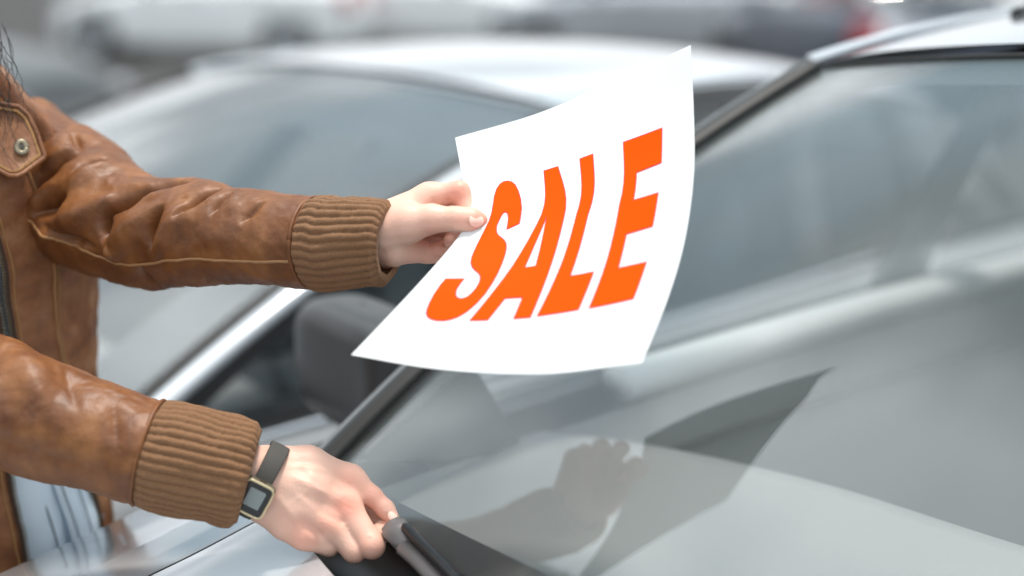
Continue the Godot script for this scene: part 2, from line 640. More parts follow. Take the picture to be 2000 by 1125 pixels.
	var pane := put("windscreen", mb, M[p.glass], o)
	if near:
		mb = Mb.new()
		sheet(mb, 24, 32, func(u: float, v: float) -> Vector3: return ps.call(lerpf(-0.98, 0.98, v), lerpf(0.0, 0.99, u)) - Vector3(0, 0.0020, 0.001))
		put("inner_pane", mb, M.inner_glass, pane)
	var roof := func(s: float, a: float) -> Vector3:
		var r: Vector3 = rail.call(a)
		return Vector3(s * r.x, r.y + p.crown * (1 - s * s) + 0.012 * (1 - pow(absf(s), 12)), r.z + bowt * (1 - s * s) * (1 - a) - 0.07 * (1 - s * s) * a)
	mb = Mb.new()
	sheet(mb, 40, 40, func(u: float, v: float) -> Vector3: return roof.call(lerpf(-1, 1, v), lerpf(0.005, 1.0, u)))
	put("roof", mb, paint, o)
	mb = Mb.new()
	var seal := []
	for k in 33: seal.append(ps.call(lerpf(-0.97, 0.97, k / 32.0), 0.996) + Vector3(0, 0.001, 0))
	tube(mb, seal, [0.0032], 8)
	put("windscreen_seal", mb, M.rubber if fine > 1 else paint, o)
	mb = Mb.new()
	sheet(mb, 12, 20, func(u: float, v: float) -> Vector3:
		var s := lerpf(-0.96, 0.96, v)
		var b := Vector3(s * (xb - 0.06), yz_at(top, p.bz) + 0.02, p.bz - 0.10 * (1 - s * s))
		return roof.call(s, 1.0).lerp(b, u) + Vector3(0, 0.03, -0.03) * sin(PI * u))
	put("rear_window", mb, M.side_glass, o)
	for side in [-1.0, 1.0]:
		# pillars: painted outer half and black gasket against the glass
		var a_out := []
		var a_in := []
		for k in 25:
			var t := k / 24.0 * 0.995
			var q: Vector3 = ps.call(side, t)
			a_out.append(q + Vector3(side * 0.012, 0.0, -0.016))
			a_in.append(ps.call(side * 0.985, t) + Vector3(0, 0.006, 0.004))
		mb = Mb.new()
		tube(mb, a_out, [p.pillar, p.pillar * 0.9], 14, Vector2(1.0, 0.75), Vector3(side, 0, 0))
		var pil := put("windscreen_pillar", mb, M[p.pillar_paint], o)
		mb = Mb.new()
		tube(mb, a_in, [0.0125, 0.0115], 10, Vector2(1.15, 0.6), Vector3(side, 0, 0))
		put("gasket", mb, M.rubber, pil)
		# door frames and side windows
		var cuts := [[0.05, 0.40], [0.46, 0.78], [0.83, 0.95]]
		mb = Mb.new()
		var bands := [[0.0, 0.05], [0.40, 0.46], [0.78, 0.83], [0.95, 1.0]]
		for b in bands:
			sheet(mb, 4, 12, func(u: float, v: float) -> Vector3: return flank.call(side, lerpf(b[0], b[1], u), v, 0.0))
		for c in cuts:
			sheet(mb, 16, 2, func(u: float, v: float) -> Vector3: return flank.call(side, lerpf(c[0], c[1], u), lerpf(0.0, 0.05, v), 0.0))
			sheet(mb, 16, 2, func(u: float, v: float) -> Vector3: return flank.call(side, lerpf(c[0], c[1], u), lerpf(0.91, 1.0, v), 0.0))
		put("door_frame", mb, M[p.frame_paint], o)
		for c in cuts:
			mb = Mb.new()
			sheet(mb, 16, 12, func(u: float, v: float) -> Vector3: return flank.call(side, lerpf(c[0], c[1], u), lerpf(0.05, 0.91, v), -0.008))
			put("side_window", mb, M.side_glass, o)
		if near:
			mb = Mb.new()
			var strip := []
			for k in 31: strip.append(flank.call(side, lerpf(0.0, 0.97, k / 30.0), 0.0, 0.012) + Vector3(0, 0.004, 0))
			tube(mb, strip, [0.009], 8)
			put("waist_trim", mb, M[p.waist_trim], o)
			mb = Mb.new()
			var gutter := []
			for k in 31: gutter.append(rail.call(k / 30.0) * Vector3(side, 1, 1) + Vector3(side * 0.004, 0.012, 0))
			tube(mb, gutter, [0.006], 10)
			put("roof_gutter", mb, paint, o)
		# door handles
		for a in [0.30, 0.70]:
			var q: Vector3 = belt.call(a)
			mb = Mb.new()
			blob(mb, Transform3D(Basis(), Vector3(side * (hw + 0.012), q.y - 0.13, q.z)), Vector3(0.016, 0.014, 0.09), 0.5, 10, 16)
			put("door_handle", mb, M[p.waist_trim] if near else M.black_plastic, o)
		# mirror
		mb = Mb.new()
		var mp: Vector3 = belt.call(0.1) + Vector3(p.mirror.x, p.mirror.y, p.mirror.z)
		mp.x *= side
		blob(mb, Transform3D(Basis(UP, side * p.mirror_turn), mp), Vector3(0.135, 0.082, 0.055), 0.55, 20, 28)
		var mir := put("door_mirror", mb, M.mirror_shell if near else M.black_plastic, o)
		mb = Mb.new()
		tube(mb, [mp + Vector3(-side * 0.19, -0.085, 0.0), mp + Vector3(-side * 0.08, -0.08, 0.0), mp + Vector3(0, -0.06, 0.0)], [0.028, 0.022], 10)
		put("mirror_foot", mb, M[p.waist_trim], mir)
		mb = Mb.new()
		blob(mb, Transform3D(Basis(UP, side * p.mirror_turn), mp) * Transform3D(Basis(), Vector3(0, 0, -0.048)), Vector3(0.108, 0.07, 0.012), 0.4, 10, 20)
		put("mirror_glass", mb, M.chrome, mir)
		# lamps
		mb = Mb.new()
		blob(mb, Transform3D(Basis(UP, side * 0.5), Vector3(side * (hw - 0.2), yz_at(top, zf - 0.15) - 0.10, zf - 0.085)), Vector3(0.17, 0.075, 0.07), 0.7, 14, 20)
		put("headlight", mb, M.lamp_lens, o)
		mb = Mb.new()
		blob(mb, Transform3D(Basis(UP, -side * 0.6), Vector3(side * (hw - 0.14), yz_at(top, zr + 0.2) - 0.14, zr + 0.06)), Vector3(0.13, 0.13, 0.06), 0.6, 14, 20)
		put("tail_light", mb, M.red_lens, o)
		# wheels
		for wz in p.wheels:
			wheel(o, Vector3(side * (hw - 0.115), p.wr, wz), p.wr, side)
	# floor pan and wheel houses close the body from below
	mb = Mb.new()
	box(mb, Transform3D(Basis(), Vector3(0, bottom + 0.03, zm)), Vector3(hw * 0.62, 0.03, half * 0.9))
	put("floor_pan", mb, M.trim_dark, o)
	for wz in p.wheels:
		mb = Mb.new()
		box(mb, Transform3D(Basis(), Vector3(0, p.wr + 0.12, wz)), Vector3(hw * 0.6, p.wr * 0.95, p.wr * 1.2))
		put("wheel_house", mb, M.trim_dark, o)
	mb = Mb.new()
	blob(mb, Transform3D(Basis(), Vector3(0, bottom + 0.25, zf - 0.03)), Vector3(hw * 0.5, 0.09, 0.045), 0.35, 10, 20)
	put("grille", mb, M.black_plastic, o)
	if near: cabin(o, p, ps, roof)
	return o


func wheel(o: Node3D, at: Vector3, r: float, side: float) -> void:
	var mb := Mb.new()
	var w := 0.1
	var xf := Transform3D(Basis(), at)
	lathe(mb, [Vector2(r * 0.62, -w), Vector2(r * 0.9, -w * 1.05), Vector2(r, -w * 0.7), Vector2(r, w * 0.7), Vector2(r * 0.9, w * 1.05), Vector2(r * 0.62, w)], xf, 36)
	var wh := put("wheel", mb, M.rubber, o)
	mb = Mb.new()
	lathe(mb, [Vector2(r * 0.63, side * w * 0.95), Vector2(r * 0.58, side * w), Vector2(r * 0.55, side * w * 0.3), Vector2(0.001, side * w * 0.25)], xf, 36)
	for k in 5:
		var a := TAU * k / 5
		tube(mb, [at + Vector3(side * w * 0.75, 0, 0), at + Vector3(side * w * 0.8, cos(a) * r * 0.58, sin(a) * r * 0.58)], [r * 0.1, r * 0.12], 8, Vector2(0.5, 1.0), Vector3(1, 0, 0))
	put("rim", mb, M.silver_paint, wh)


func cabin(o: Node3D, p: Dictionary, ps: Callable, roof: Callable) -> void:
	var mb := Mb.new()
	var yb := yz_at(p.top, p.pz)
	sheet(mb, 24, 40, func(u: float, v: float) -> Vector3:
		var s := lerpf(-0.97, 0.97, v)
		var z0: float = p.pz + p.bowb * (1 - s * s) - 0.02
		var z := lerpf(z0, p.dash_z + 0.14 * pow(absf(s), 3), minf(u / 0.8, 1.0))
		var hump: float = p.hump * exp(-pow((s * p.xb + p.hump_x) / 0.24, 4)) * smoothstep(0.35, 0.72, u) * (1 - smoothstep(0.82, 0.95, u))
		var y := yb - 0.066 + 0.05 * sin(PI * 0.5 * minf(u / 0.8, 1.0)) + hump + 0.012 * s * s
		if u > 0.8: y -= pow((u - 0.8) / 0.2, 1.3) * 0.42
		if u > 0.8: z -= sin((u - 0.8) / 0.2 * PI * 0.5) * 0.05 + hump * 0.5
		return Vector3(s * p.xb, y, z))
	put("dashboard", mb, M.dash, o)
	for x in [-0.36, 0.36]:
		mb = Mb.new()
		blob(mb, Transform3D(Basis(), Vector3(x, 0.50, p.dash_z - 0.72)), Vector3(0.25, 0.12, 0.27), 0.45)
		var st := put("seat", mb, M.seat_cloth, o)
		mb = Mb.new()
		blob(mb, Transform3D(Basis(Vector3.RIGHT, -0.32), Vector3(x, 0.83, p.dash_z - 1.02)), Vector3(0.24, 0.32, 0.09), 0.45)
		put("backrest", mb, M.seat_cloth, st)
		mb = Mb.new()
		blob(mb, Transform3D(Basis(Vector3.RIGHT, -0.2), Vector3(x, 1.23, p.dash_z - 1.13)), Vector3(0.13, 0.09, 0.05), 0.55)
		put("headrest", mb, M.seat_cloth, st)
	mb = Mb.new()
	blob(mb, Transform3D(Basis(Vector3.RIGHT, -0.3), Vector3(0, 0.80, p.bz + 0.35)), Vector3(0.58, 0.32, 0.09), 0.3)
	put("rear_bench", mb, M.seat_cloth, o)
	mb = Mb.new()
	var ring := []
	var sx: float = 0.36
	var sxf := Transform3D(Basis(Vector3.RIGHT, -1.1), Vector3(sx, yb - 0.10, p.dash_z - 0.22))
	for k in 37: ring.append(sxf * Vector3(cos(TAU * k / 36) * 0.18, 0, sin(TAU * k / 36) * 0.18))
	tube(mb, ring, [0.014], 8)
	var sw := put("steering_wheel", mb, M.trim_dark, o)
	mb = Mb.new()
	blob(mb, sxf, Vector3(0.075, 0.02, 0.06), 0.6, 10, 16)
	for k in 3:
		var a := TAU * k / 3 + PI * 0.5
		tube(mb, [sxf.origin, sxf * Vector3(cos(a) * 0.18, 0, sin(a) * 0.18)], [0.016], 6)
	put("hub", mb, M.trim_dark, sw)
	for side in [-1.0, 1.0]:
		mb = Mb.new()
		sheet(mb, 24, 8, func(u: float, v: float) -> Vector3:
			var z: float = lerpf(p.pz - 0.05, p.bz, u)
			return Vector3(side * (p.xb - 0.03 - 0.05 * sin(PI * v)), lerpf(yz_at(p.top, z) - 0.02, 0.3, v), z))
		put("door_panel", mb, M.trim_light if p.near > 1 else M.trim_dark, o)
		mb = Mb.new()
		var sill := []
		for k in 21:
			var z: float = lerpf(p.pz - (0.46 if p.near > 1 else 0.1), p.bz, k / 20.0)
			sill.append(Vector3(side * (p.xb - 0.025), yz_at(p.top, z) + 0.012, z))
		tube(mb, sill, [0.03], 12, Vector2(0.8, 1.0))
		put("door_capping", mb, M.sill_trim if p.near > 1 else M.trim_dark, o)
		if p.near > 1:
			mb = Mb.new()
			var joint := []
			for k in 21:
				var z: float = lerpf(p.pz - 0.3, p.bz, k / 20.0)
				joint.append(Vector3(side * (p.xb - 0.062), yz_at(p.top, z) - 0.085, z))
			tube(mb, joint, [0.006], 6)
			put("panel_joint", mb, M.trim_dark, o)
			mb = Mb.new()
			var quarter := [Vector3(side * (p.xb - 0.02), yb + 0.10, p.pz - 0.22), Vector3(side * (p.xb - 0.02), yb + 0.02, p.pz - 0.06), Vector3(side * (p.xb - 0.02), yb - 0.02, p.pz - 0.30)]
			for q in [0.0, 0.012]: 
				var k0 := mb.v.size()
				for c in quarter: mb.vert(c - Vector3(side * q, 0, 0))
				mb.tri(k0, k0 + 1, k0 + 2)
			put("mirror_triangle", mb, M.black_plastic, o)
		mb = Mb.new()
		var belt_line := []
		for k in 9: belt_line.append(Vector3(side * (p.xb - 0.03), lerpf(yb, p.yt - 0.02, k / 8.0), p.zt - 0.70 - 0.05 * k / 8.0) + Vector3(-side * 0.1 * k / 8.0, 0, 0))
		tube(mb, belt_line, [0.05, 0.045], 10, Vector2(1, 0.5), Vector3(0, 0, 1))
		put("door_pillar_trim", mb, M.trim_light, o)
	mb = Mb.new()
	sheet(mb, 16, 16, func(u: float, v: float) -> Vector3: return roof.call(lerpf(-0.96, 0.96, v), lerpf(0.03, 0.98, u)) - Vector3(0, 0.045, 0))
	put("headlining", mb, M.trim_light, o)
	mb = Mb.new()
	var c: Vector3 = ps.call(0.0, 0.93)
	blob(mb, Transform3D(Basis(Vector3.RIGHT, 0.15), c + Vector3(0, -0.06, -0.07)), Vector3(0.125, 0.035, 0.018), 0.5, 12, 20)
	put("rear_view_mirror", mb, M.trim_dark, o)
	mb = Mb.new()
	sheet(mb, 4, 32, func(u: float, v: float) -> Vector3: return ps.call(lerpf(-0.97, 0.97, v), lerpf(0.935 if p.near > 1 else 0.80, 0.985, u)) - Vector3(0, 0.0075, 0.004))
	put("sun_band", mb, M.frit, o)  # deeper on the parked car, standing for cabin shade below the header
	mb = Mb.new()
	sheet(mb, 3, 32, func(u: float, v: float) -> Vector3: return ps.call(lerpf(-0.97, 0.97, v), lerpf(0.0, 0.045, u)) - Vector3(0, 0.0075, 0.004))
	put("lower_band", mb, M.frit, o)
	if p.near == 1:
		for side in [-1.0, 1.0]:
			mb = Mb.new()
			sheet(mb, 24, 4, func(u: float, v: float) -> Vector3: return ps.call(side * lerpf(0.76 - 0.10 * smoothstep(0.5, 1.0, u), 0.97, v), lerpf(0.045, 0.935, u)) - Vector3(0, 0.0075, 0.004))
			put("frit_shade_band", mb, M.frit, o)  # frit drawn extra wide, so the strip also paints the cabin's shade

# ---------------------------------------------------------------- the paper sign
var sheet_top := []
var sheet_low := []
var sheet_left := []
var sheet_right := []


func on_paper(u: float, v: float) -> Vector3:   # a sheet bent between its four edges
	var x := clampf(u, 0, 1) * 60
	var y := clampf(v, 0, 1) * 60
	var i := mini(int(x), 59)
	var j := mini(int(y), 59)
	var t: Vector3 = sheet_top[i].lerp(sheet_top[i + 1], x - i)
	var b: Vector3 = sheet_low[i].lerp(sheet_low[i + 1], x - i)
	var l: Vector3 = sheet_left[j].lerp(sheet_left[j + 1], y - j)
	var r: Vector3 = sheet_right[j].lerp(sheet_right[j + 1], y - j)
	var c: Vector3 = (sheet_top[0] * (1 - u) + sheet_top[60] * u) * (1 - v) + (sheet_low[0] * (1 - u) + sheet_low[60] * u) * v
	return t * (1 - v) + b * v + l * (1 - u) + r * u - c


func paper_out(u: float, v: float) -> Vector3:
	var du := on_paper(minf(u + 0.01, 1), v) - on_paper(maxf(u - 0.01, 0), v)
	var dv := on_paper(u, minf(v + 0.01, 1)) - on_paper(u, maxf(v - 0.01, 0))
	return dv.cross(du).normalized()


func print_on(mb: Mb, poly: PackedVector2Array, holes: Array, lift: float) -> void:   # lettering laid on the bent sheet, cut into small pieces that follow it
	for i in 28:
		for j in 28:
			var c := PackedVector2Array([Vector2(i, j) / 28.0, Vector2(i + 1, j) / 28.0, Vector2(i + 1, j + 1) / 28.0, Vector2(i, j + 1) / 28.0])
			for piece in Geometry2D.intersect_polygons(poly, c):
				var pieces := [piece]
				for h in holes:
					var left := []
					for q in pieces: left.append_array(Geometry2D.clip_polygons(q, h))
					pieces = left
				for q in pieces:
					if q.size() < 3: continue
					var ids := Geometry2D.triangulate_polygon(q)
					var base := mb.v.size()
					for a in q: mb.vert(on_paper(a.x, a.y) + paper_out(a.x, a.y) * lift, a)
					for k in range(0, ids.size(), 3): mb.tri(base + ids[k], base + ids[k + 1], base + ids[k + 2])


func sale_sign() -> void:
	sheet_top = arc([Vector3(-0.0582, 1.4050, -1.6574), Vector3(0.0279, 1.4323, -1.6415), Vector3(0.1044, 1.4678, -1.6230), Vector3(0.1750, 1.5022, -1.6042)], 60)
	sheet_low = arc([Vector3(-0.1473, 1.2308, -1.4423), Vector3(-0.0649, 1.2223, -1.4231), Vector3(0.0275, 1.2227, -1.4058), Vector3(0.1151, 1.2368, -1.3914)], 60)
	sheet_left = arc([Vector3(-0.0582, 1.4050, -1.6574), Vector3(-0.0491, 1.3691, -1.6090), Vector3(-0.0412, 1.3424, -1.5729), Vector3(-0.0511, 1.3226, -1.5495), Vector3(-0.0869, 1.2873, -1.4977), Vector3(-0.1473, 1.2308, -1.4423)], 60)
	sheet_right = arc([Vector3(0.1750, 1.5022, -1.6042), Vector3(0.1751, 1.4401, -1.5650), Vector3(0.1713, 1.3869, -1.5189), Vector3(0.1600, 1.3332, -1.4771), Vector3(0.1415, 1.2863, -1.4367), Vector3(0.1151, 1.2368, -1.3914)], 60)
	var o := thing("sale_sign", "large white paper sheet printed SALE in orange, held over the windscreen", "sign")
	var mb := Mb.new()
	for side in [0.0, -0.0003]:
		sheet(mb, 60, 60, func(u: float, v: float) -> Vector3: return on_paper(u, v) + paper_out(u, v) * side)
	put("paper", mb, M.paper, o)
	var s_curve := [Vector2(0.199, 0.437), Vector2(0.242, 0.418), Vector2(0.235, 0.392), Vector2(0.230, 0.357), Vector2(0.225, 0.320), Vector2(0.220, 0.286), Vector2(0.212, 0.259), Vector2(0.201, 0.246), Vector2(0.186, 0.239), Vector2(0.167, 0.239), Vector2(0.150, 0.246), Vector2(0.131, 0.265), Vector2(0.113, 0.296), Vector2(0.102, 0.335), Vector2(0.098, 0.373), Vector2(0.099, 0.413), Vector2(0.103, 0.454), Vector2(0.109, 0.497), Vector2(0.117, 0.536), Vector2(0.126, 0.565), Vector2(0.138, 0.587), Vector2(0.156, 0.606), Vector2(0.177, 0.620), Vector2(0.198, 0.631), Vector2(0.214, 0.645), Vector2(0.224, 0.665), Vector2(0.228, 0.690), Vector2(0.226, 0.712), Vector2(0.219, 0.728), Vector2(0.208, 0.736), Vector2(0.194, 0.737), Vector2(0.180, 0.732), Vector2(0.168, 0.720), Vector2(0.159, 0.702), Vector2(0.156, 0.679), Vector2(0.157, 0.657), Vector2(0.088, 0.661), Vector2(0.087, 0.688), Vector2(0.092, 0.725), Vector2(0.102, 0.762), Vector2(0.113, 0.790), Vector2(0.124, 0.807), Vector2(0.138, 0.818), Vector2(0.156, 0.825), Vector2(0.178, 0.828), Vector2(0.201, 0.826), Vector2(0.223, 0.819), Vector2(0.243, 0.806), Vector2(0.259, 0.784), Vector2(0.271, 0.752), Vector2(0.277, 0.714), Vector2(0.276, 0.670), Vector2(0.271, 0.627), Vector2(0.263, 0.586), Vector2(0.254, 0.552), Vector2(0.244, 0.525), Vector2(0.231, 0.503), Vector2(0.215, 0.487), Vector2(0.197, 0.475), Vector2(0.178, 0.464), Vector2(0.163, 0.451), Vector2(0.152, 0.435), Vector2(0.144, 0.418), Vector2(0.142, 0.397), Vector2(0.145, 0.376), Vector2(0.153, 0.364), Vector2(0.163, 0.363), Vector2(0.173, 0.372), Vector2(0.182, 0.390), Vector2(0.190, 0.413)]
	var glyphs := [
		[PackedVector2Array(s_curve), []],
		[PackedVector2Array([Vector2(0.344, 0.228), Vector2(0.404, 0.226), Vector2(0.504, 0.803), Vector2(0.446, 0.807), Vector2(0.429, 0.728), Vector2(0.364, 0.731), Vector2(0.355, 0.813), Vector2(0.292, 0.817), Vector2(0.314, 0.600), Vector2(0.322, 0.470)]), [PackedVector2Array([Vector2(0.354, 0.400), Vector2(0.409, 0.609), Vector2(0.367, 0.612), Vector2(0.358, 0.520)])]],
		[PackedVector2Array([Vector2(0.503, 0.223), Vector2(0.559, 0.222), Vector2(0.548, 0.440), Vector2(0.572, 0.662), Vector2(0.661, 0.658), Vector2(0.670, 0.786), Vector2(0.527, 0.799), Vector2(0.512, 0.590), Vector2(0.494, 0.420)]), []],
		[PackedVector2Array([Vector2(0.695, 0.219), Vector2(0.862, 0.221), Vector2(0.853, 0.334), Vector2(0.742, 0.337), Vector2(0.743, 0.431), Vector2(0.850, 0.434), Vector2(0.852, 0.541), Vector2(0.746, 0.544), Vector2(0.757, 0.660), Vector2(0.866, 0.660), Vector2(0.867, 0.778), Vector2(0.709, 0.785), Vector2(0.698, 0.610), Vector2(0.684, 0.430)]), []]]
	for g in glyphs:
		mb = Mb.new()
		print_on(mb, g[0], g[1], 0.0006)
		var letter := put("printed_letter", mb, M.orange_print, o)
		mb = Mb.new()
		var grown := Geometry2D.offset_polygon(g[0], 0.0028, Geometry2D.JOIN_MITER)
		var holes := []
		for h in g[1]: holes.append_array(Geometry2D.offset_polygon(h, -0.0022, Geometry2D.JOIN_MITER))
		print_on(mb, grown[0], holes, 0.0003)
		put("letter_outline", mb, M.print_edge, letter)


# ---------------------------------------------------------------- the man
var ahead := Vector3(0.66, 0, 0.7513)     # where his chest faces
var aside := Vector3(0.7513, 0, -0.66)    # to his left
var torso := [[0, Vector3(-0.6417, 0.8265, -1.7765), 0.16150, 0.10625], [0, Vector3(-0.6460, 0.9540, -1.7765), 0.16150, 0.10880], [0, Vector3(-0.6545, 1.0645, -1.7765), 0.15725, 0.10710], [0, Vector3(-0.6545, 1.1665, -1.7765), 0.16150, 0.10880], [0, Vector3(-0.6502, 1.2770, -1.7765), 0.17000, 0.11050], [0, Vector3(-0.6545, 1.3620, -1.7765), 0.16150, 0.10200], [0, Vector3(-0.6630, 1.4130, -1.7765), 0.12750, 0.08500], [0, Vector3(-0.6673, 1.4470, -1.7765), 0.08500, 0.07225], [0, Vector3(-0.6715, 1.4853, -1.7722), 0.05950, 0.05950]]


func chest(t: float, psi: float, out: float) -> Vector3:   # t from hip (0) to neck (1), psi from the front towards his left
	var c := []
	var r := []
	for s in torso:
		c.append(s[1])
		r.append(Vector2(s[2], s[3]))
	var mid: Vector3 = cat(c, t)
	var rad: Vector2 = cat(r, t)
	var e := 0.85
	var cs := signf(cos(psi)) * pow(absf(cos(psi)), e)
	var sn := signf(sin(psi)) * pow(absf(sin(psi)), e)
	return mid + ahead * cs * (rad.y + out) + aside * sn * (rad.x + out)


func skin_tint(red_spots: Array) -> Callable:
	var fn := FastNoiseLite.new()
	fn.frequency = 30.0
	fn.seed = 3
	fn.fractal_octaves = 3
	return func(p: Vector3) -> Color:
		var base := Color(0.72, 0.445, 0.345)
		var k := 0.0
		for s in red_spots: k = maxf(k, s[2] * exp(-(p - s[0]).length_squared() / (s[1] * s[1])))
		var n := fn.get_noise_3dv(p)
		k += 0.16 * n
		return Color(base.r * (1 + 0.03 * n), base.g * (1 - 0.30 * k), base.b * (1 - 0.34 * k))


func chain(bones: Array, pts: Array, radii: Array, group: int) -> void:
	for k in pts.size() - 1: bones.append([pts[k], pts[k + 1], radii[k], radii[k + 1], group])


func nail(parent: Node, at: Vector3, along: Vector3, out: Vector3, size: float) -> void:
	var z := along.normalized()
	var y := (out - z * out.dot(z)).normalized()
	var x := y.cross(z)
	var mb := Mb.new()
	sheet(mb, 8, 12, func(u: float, v: float) -> Vector3:
		var a := v * TAU
		var q := Vector2(cos(a), sin(a)) * u
		q = Vector2(signf(q.x) * pow(absf(q.x), 0.85), q.y)
		return at + x * q.x * size * 0.8 + z * q.y * size + y * (0.0011 - q.x * q.x * size * 0.34), true)
	put("fingernail", mb, M.nail, parent)


func person() -> void:
	var mb := Mb.new()
	# left hand, pinching the sheet between thumb and fingers
	var bones := []
	chain(bones, [Vector3(-0.2277, 1.3047, -1.6144), Vector3(-0.1574, 1.3154, -1.5845), Vector3(-0.1292, 1.3178, -1.5824)], [0.03060, 0.02295, 0.02295], 0)
	chain(bones, [Vector3(-0.1579, 1.3078, -1.5890), Vector3(-0.1263, 1.3063, -1.5887)], [0.02295, 0.02125], 0)
	chain(bones, [Vector3(-0.1294, 1.3263, -1.5868), Vector3(-0.0826, 1.3519, -1.6001)], [0.02210, 0.01403], 0)
	chain(bones, [Vector3(-0.1274, 1.3203, -1.5916), Vector3(-0.0816, 1.3408, -1.6177)], [0.02210, 0.01403], 0)
	chain(bones, [Vector3(-0.1251, 1.3071, -1.5932), Vector3(-0.0854, 1.3241, -1.6298)], [0.02210, 0.01360], 0)
	chain(bones, [Vector3(-0.1232, 1.3000, -1.6003), Vector3(-0.0933, 1.3060, -1.6364)], [0.02040, 0.01360], 0)
	chain(bones, [Vector3(-0.1176, 1.3039, -1.5795), Vector3(-0.0893, 1.2970, -1.5997)], [0.01615, 0.01105], 0)
	chain(bones, [Vector3(-0.1234, 1.3225, -1.5730), Vector3(-0.1014, 1.3313, -1.5696)], [0.01870, 0.01912], 0)
	var thumb := [Vector3(-0.1014, 1.3313, -1.5696), Vector3(-0.0790, 1.3362, -1.5646), Vector3(-0.0533, 1.3370, -1.5596), Vector3(-0.0389, 1.3353, -1.5609), Vector3(-0.0310, 1.3341, -1.5620)]
	chain(bones, thumb, [0.01827, 0.01403, 0.01147, 0.01173, 0.00807], 0)
	chain(bones, [Vector3(-0.0826, 1.3519, -1.6001), Vector3(-0.0523, 1.3590, -1.5938), Vector3(-0.0431, 1.3407, -1.5864), Vector3(-0.0435, 1.3273, -1.5809)], [0.01317, 0.01003, 0.00893, 0.00748], 1)
	chain(bones, [Vector3(-0.0816, 1.3408, -1.6177), Vector3(-0.0490, 1.3358, -1.6166), Vector3(-0.0486, 1.3168, -1.5970), Vector3(-0.0609, 1.3112, -1.5845)], [0.01317, 0.01037, 0.00893, 0.00765], 2)
	chain(bones, [Vector3(-0.0854, 1.3241, -1.6298), Vector3(-0.0557, 1.3134, -1.6249), Vector3(-0.0598, 1.3001, -1.6056), Vector3(-0.0736, 1.3009, -1.5927)], [0.01275, 0.00977, 0.00850, 0.00748], 3)
	chain(bones, [Vector3(-0.0933, 1.3060, -1.6364), Vector3(-0.0688, 1.2973, -1.6259), Vector3(-0.0702, 1.2914, -1.6072), Vector3(-0.0810, 1.2939, -1.5965)], [0.01190, 0.00867, 0.00765, 0.00680], 4)
	var left_marks := [
		[Vector3(-0.0556, 1.3451, -1.5535), Vector3(-0.0536, 1.3325, -1.5508), 0.0016, 0.0009], [Vector3(-0.0511, 1.3448, -1.5525), Vector3(-0.0496, 1.3320, -1.5507), 0.0014, 0.0007], [Vector3(-0.0789, 1.3220, -1.5590), Vector3(-0.0641, 1.3191, -1.5636), 0.003, 0.0022], [Vector3(-0.0885, 1.3289, -1.5543), Vector3(-0.0768, 1.3203, -1.5569), 0.0018, 0.0012],
		[Vector3(-0.0649, 1.3624, -1.5919), Vector3(-0.0637, 1.3491, -1.5856), 0.0018, 0.0014], [Vector3(-0.0488, 1.3619, -1.5814), Vector3(-0.0478, 1.3474, -1.5765), 0.0018, 0.0012], [Vector3(-0.0769, 1.3500, -1.5858), Vector3(-0.0695, 1.3452, -1.5778), 0.003, 0.002], [Vector3(-0.1008, 1.3025, -1.5705), Vector3(-0.0776, 1.3134, -1.5728), 0.0025, 0.0014],
		[Vector3(-0.1262, 1.3436, -1.5688), Vector3(-0.0974, 1.3470, -1.5730), 0.0035, -0.0009], [Vector3(-0.1247, 1.3164, -1.5560), Vector3(-0.0996, 1.3206, -1.5552), 0.004, 0.0008], [Vector3(-0.0709, 1.3089, -1.5805), Vector3(-0.0679, 1.2999, -1.5786), 0.0016, 0.0012], [Vector3(-0.1280, 1.3403, -1.5646), Vector3(-0.1255, 1.2999, -1.5630), 0.0018, 0.0007]]
	flesh(mb, bones, 0.0019, 0.006, 0.010, 0.001, skin_tint([[Vector3(-0.0531, 1.3383, -1.5520), 0.02, 0.3], [Vector3(-0.0308, 1.3352, -1.5557), 0.014, 0.9], [Vector3(-0.0516, 1.3591, -1.5868), 0.02, 0.8], [Vector3(-0.0713, 1.3004, -1.5874), 0.03, 0.7], [Vector3(-0.0773, 1.3237, -1.5576), 0.02, 0.5]]), left_marks)
	# right hand, its fingertips on the wiper
	bones = []
	chain(bones, [Vector3(-0.3000, 1.1029, -1.5150), Vector3(-0.2548, 1.0936, -1.5113), Vector3(-0.2399, 1.0870, -1.5108)], [0.03145, 0.02550, 0.02465], 0)
	chain(bones, [Vector3(-0.2555, 1.0776, -1.5122), Vector3(-0.2404, 1.0712, -1.5109)], [0.02550, 0.02465], 0)
	chain(bones, [Vector3(-0.2399, 1.0961, -1.5196), Vector3(-0.2022, 1.0926, -1.5302), Vector3(-0.1607, 1.0782, -1.5367)], [0.02295, 0.02210, 0.01403], 0)
	chain(bones, [Vector3(-0.2377, 1.0855, -1.5122), Vector3(-0.2006, 1.0770, -1.5138), Vector3(-0.1648, 1.0612, -1.5140)], [0.02465, 0.02380, 0.01530], 0)
	chain(bones, [Vector3(-0.2392, 1.0732, -1.5096), Vector3(-0.2049, 1.0591, -1.5048), Vector3(-0.1787, 1.0465, -1.5004)], [0.02380, 0.02125, 0.01445], 0)
	chain(bones, [Vector3(-0.2404, 1.0653, -1.5096), Vector3(-0.2199, 1.0469, -1.5022), Vector3(-0.2023, 1.0370, -1.4949)], [0.02210, 0.01700, 0.01317], 0)
	chain(bones, [Vector3(-0.1607, 1.0782, -1.5367), Vector3(-0.1391, 1.0631, -1.5309), Vector3(-0.1256, 1.0524, -1.5251), Vector3(-0.1182, 1.0459, -1.5194)], [0.01403, 0.01003, 0.00867, 0.00697], 1)
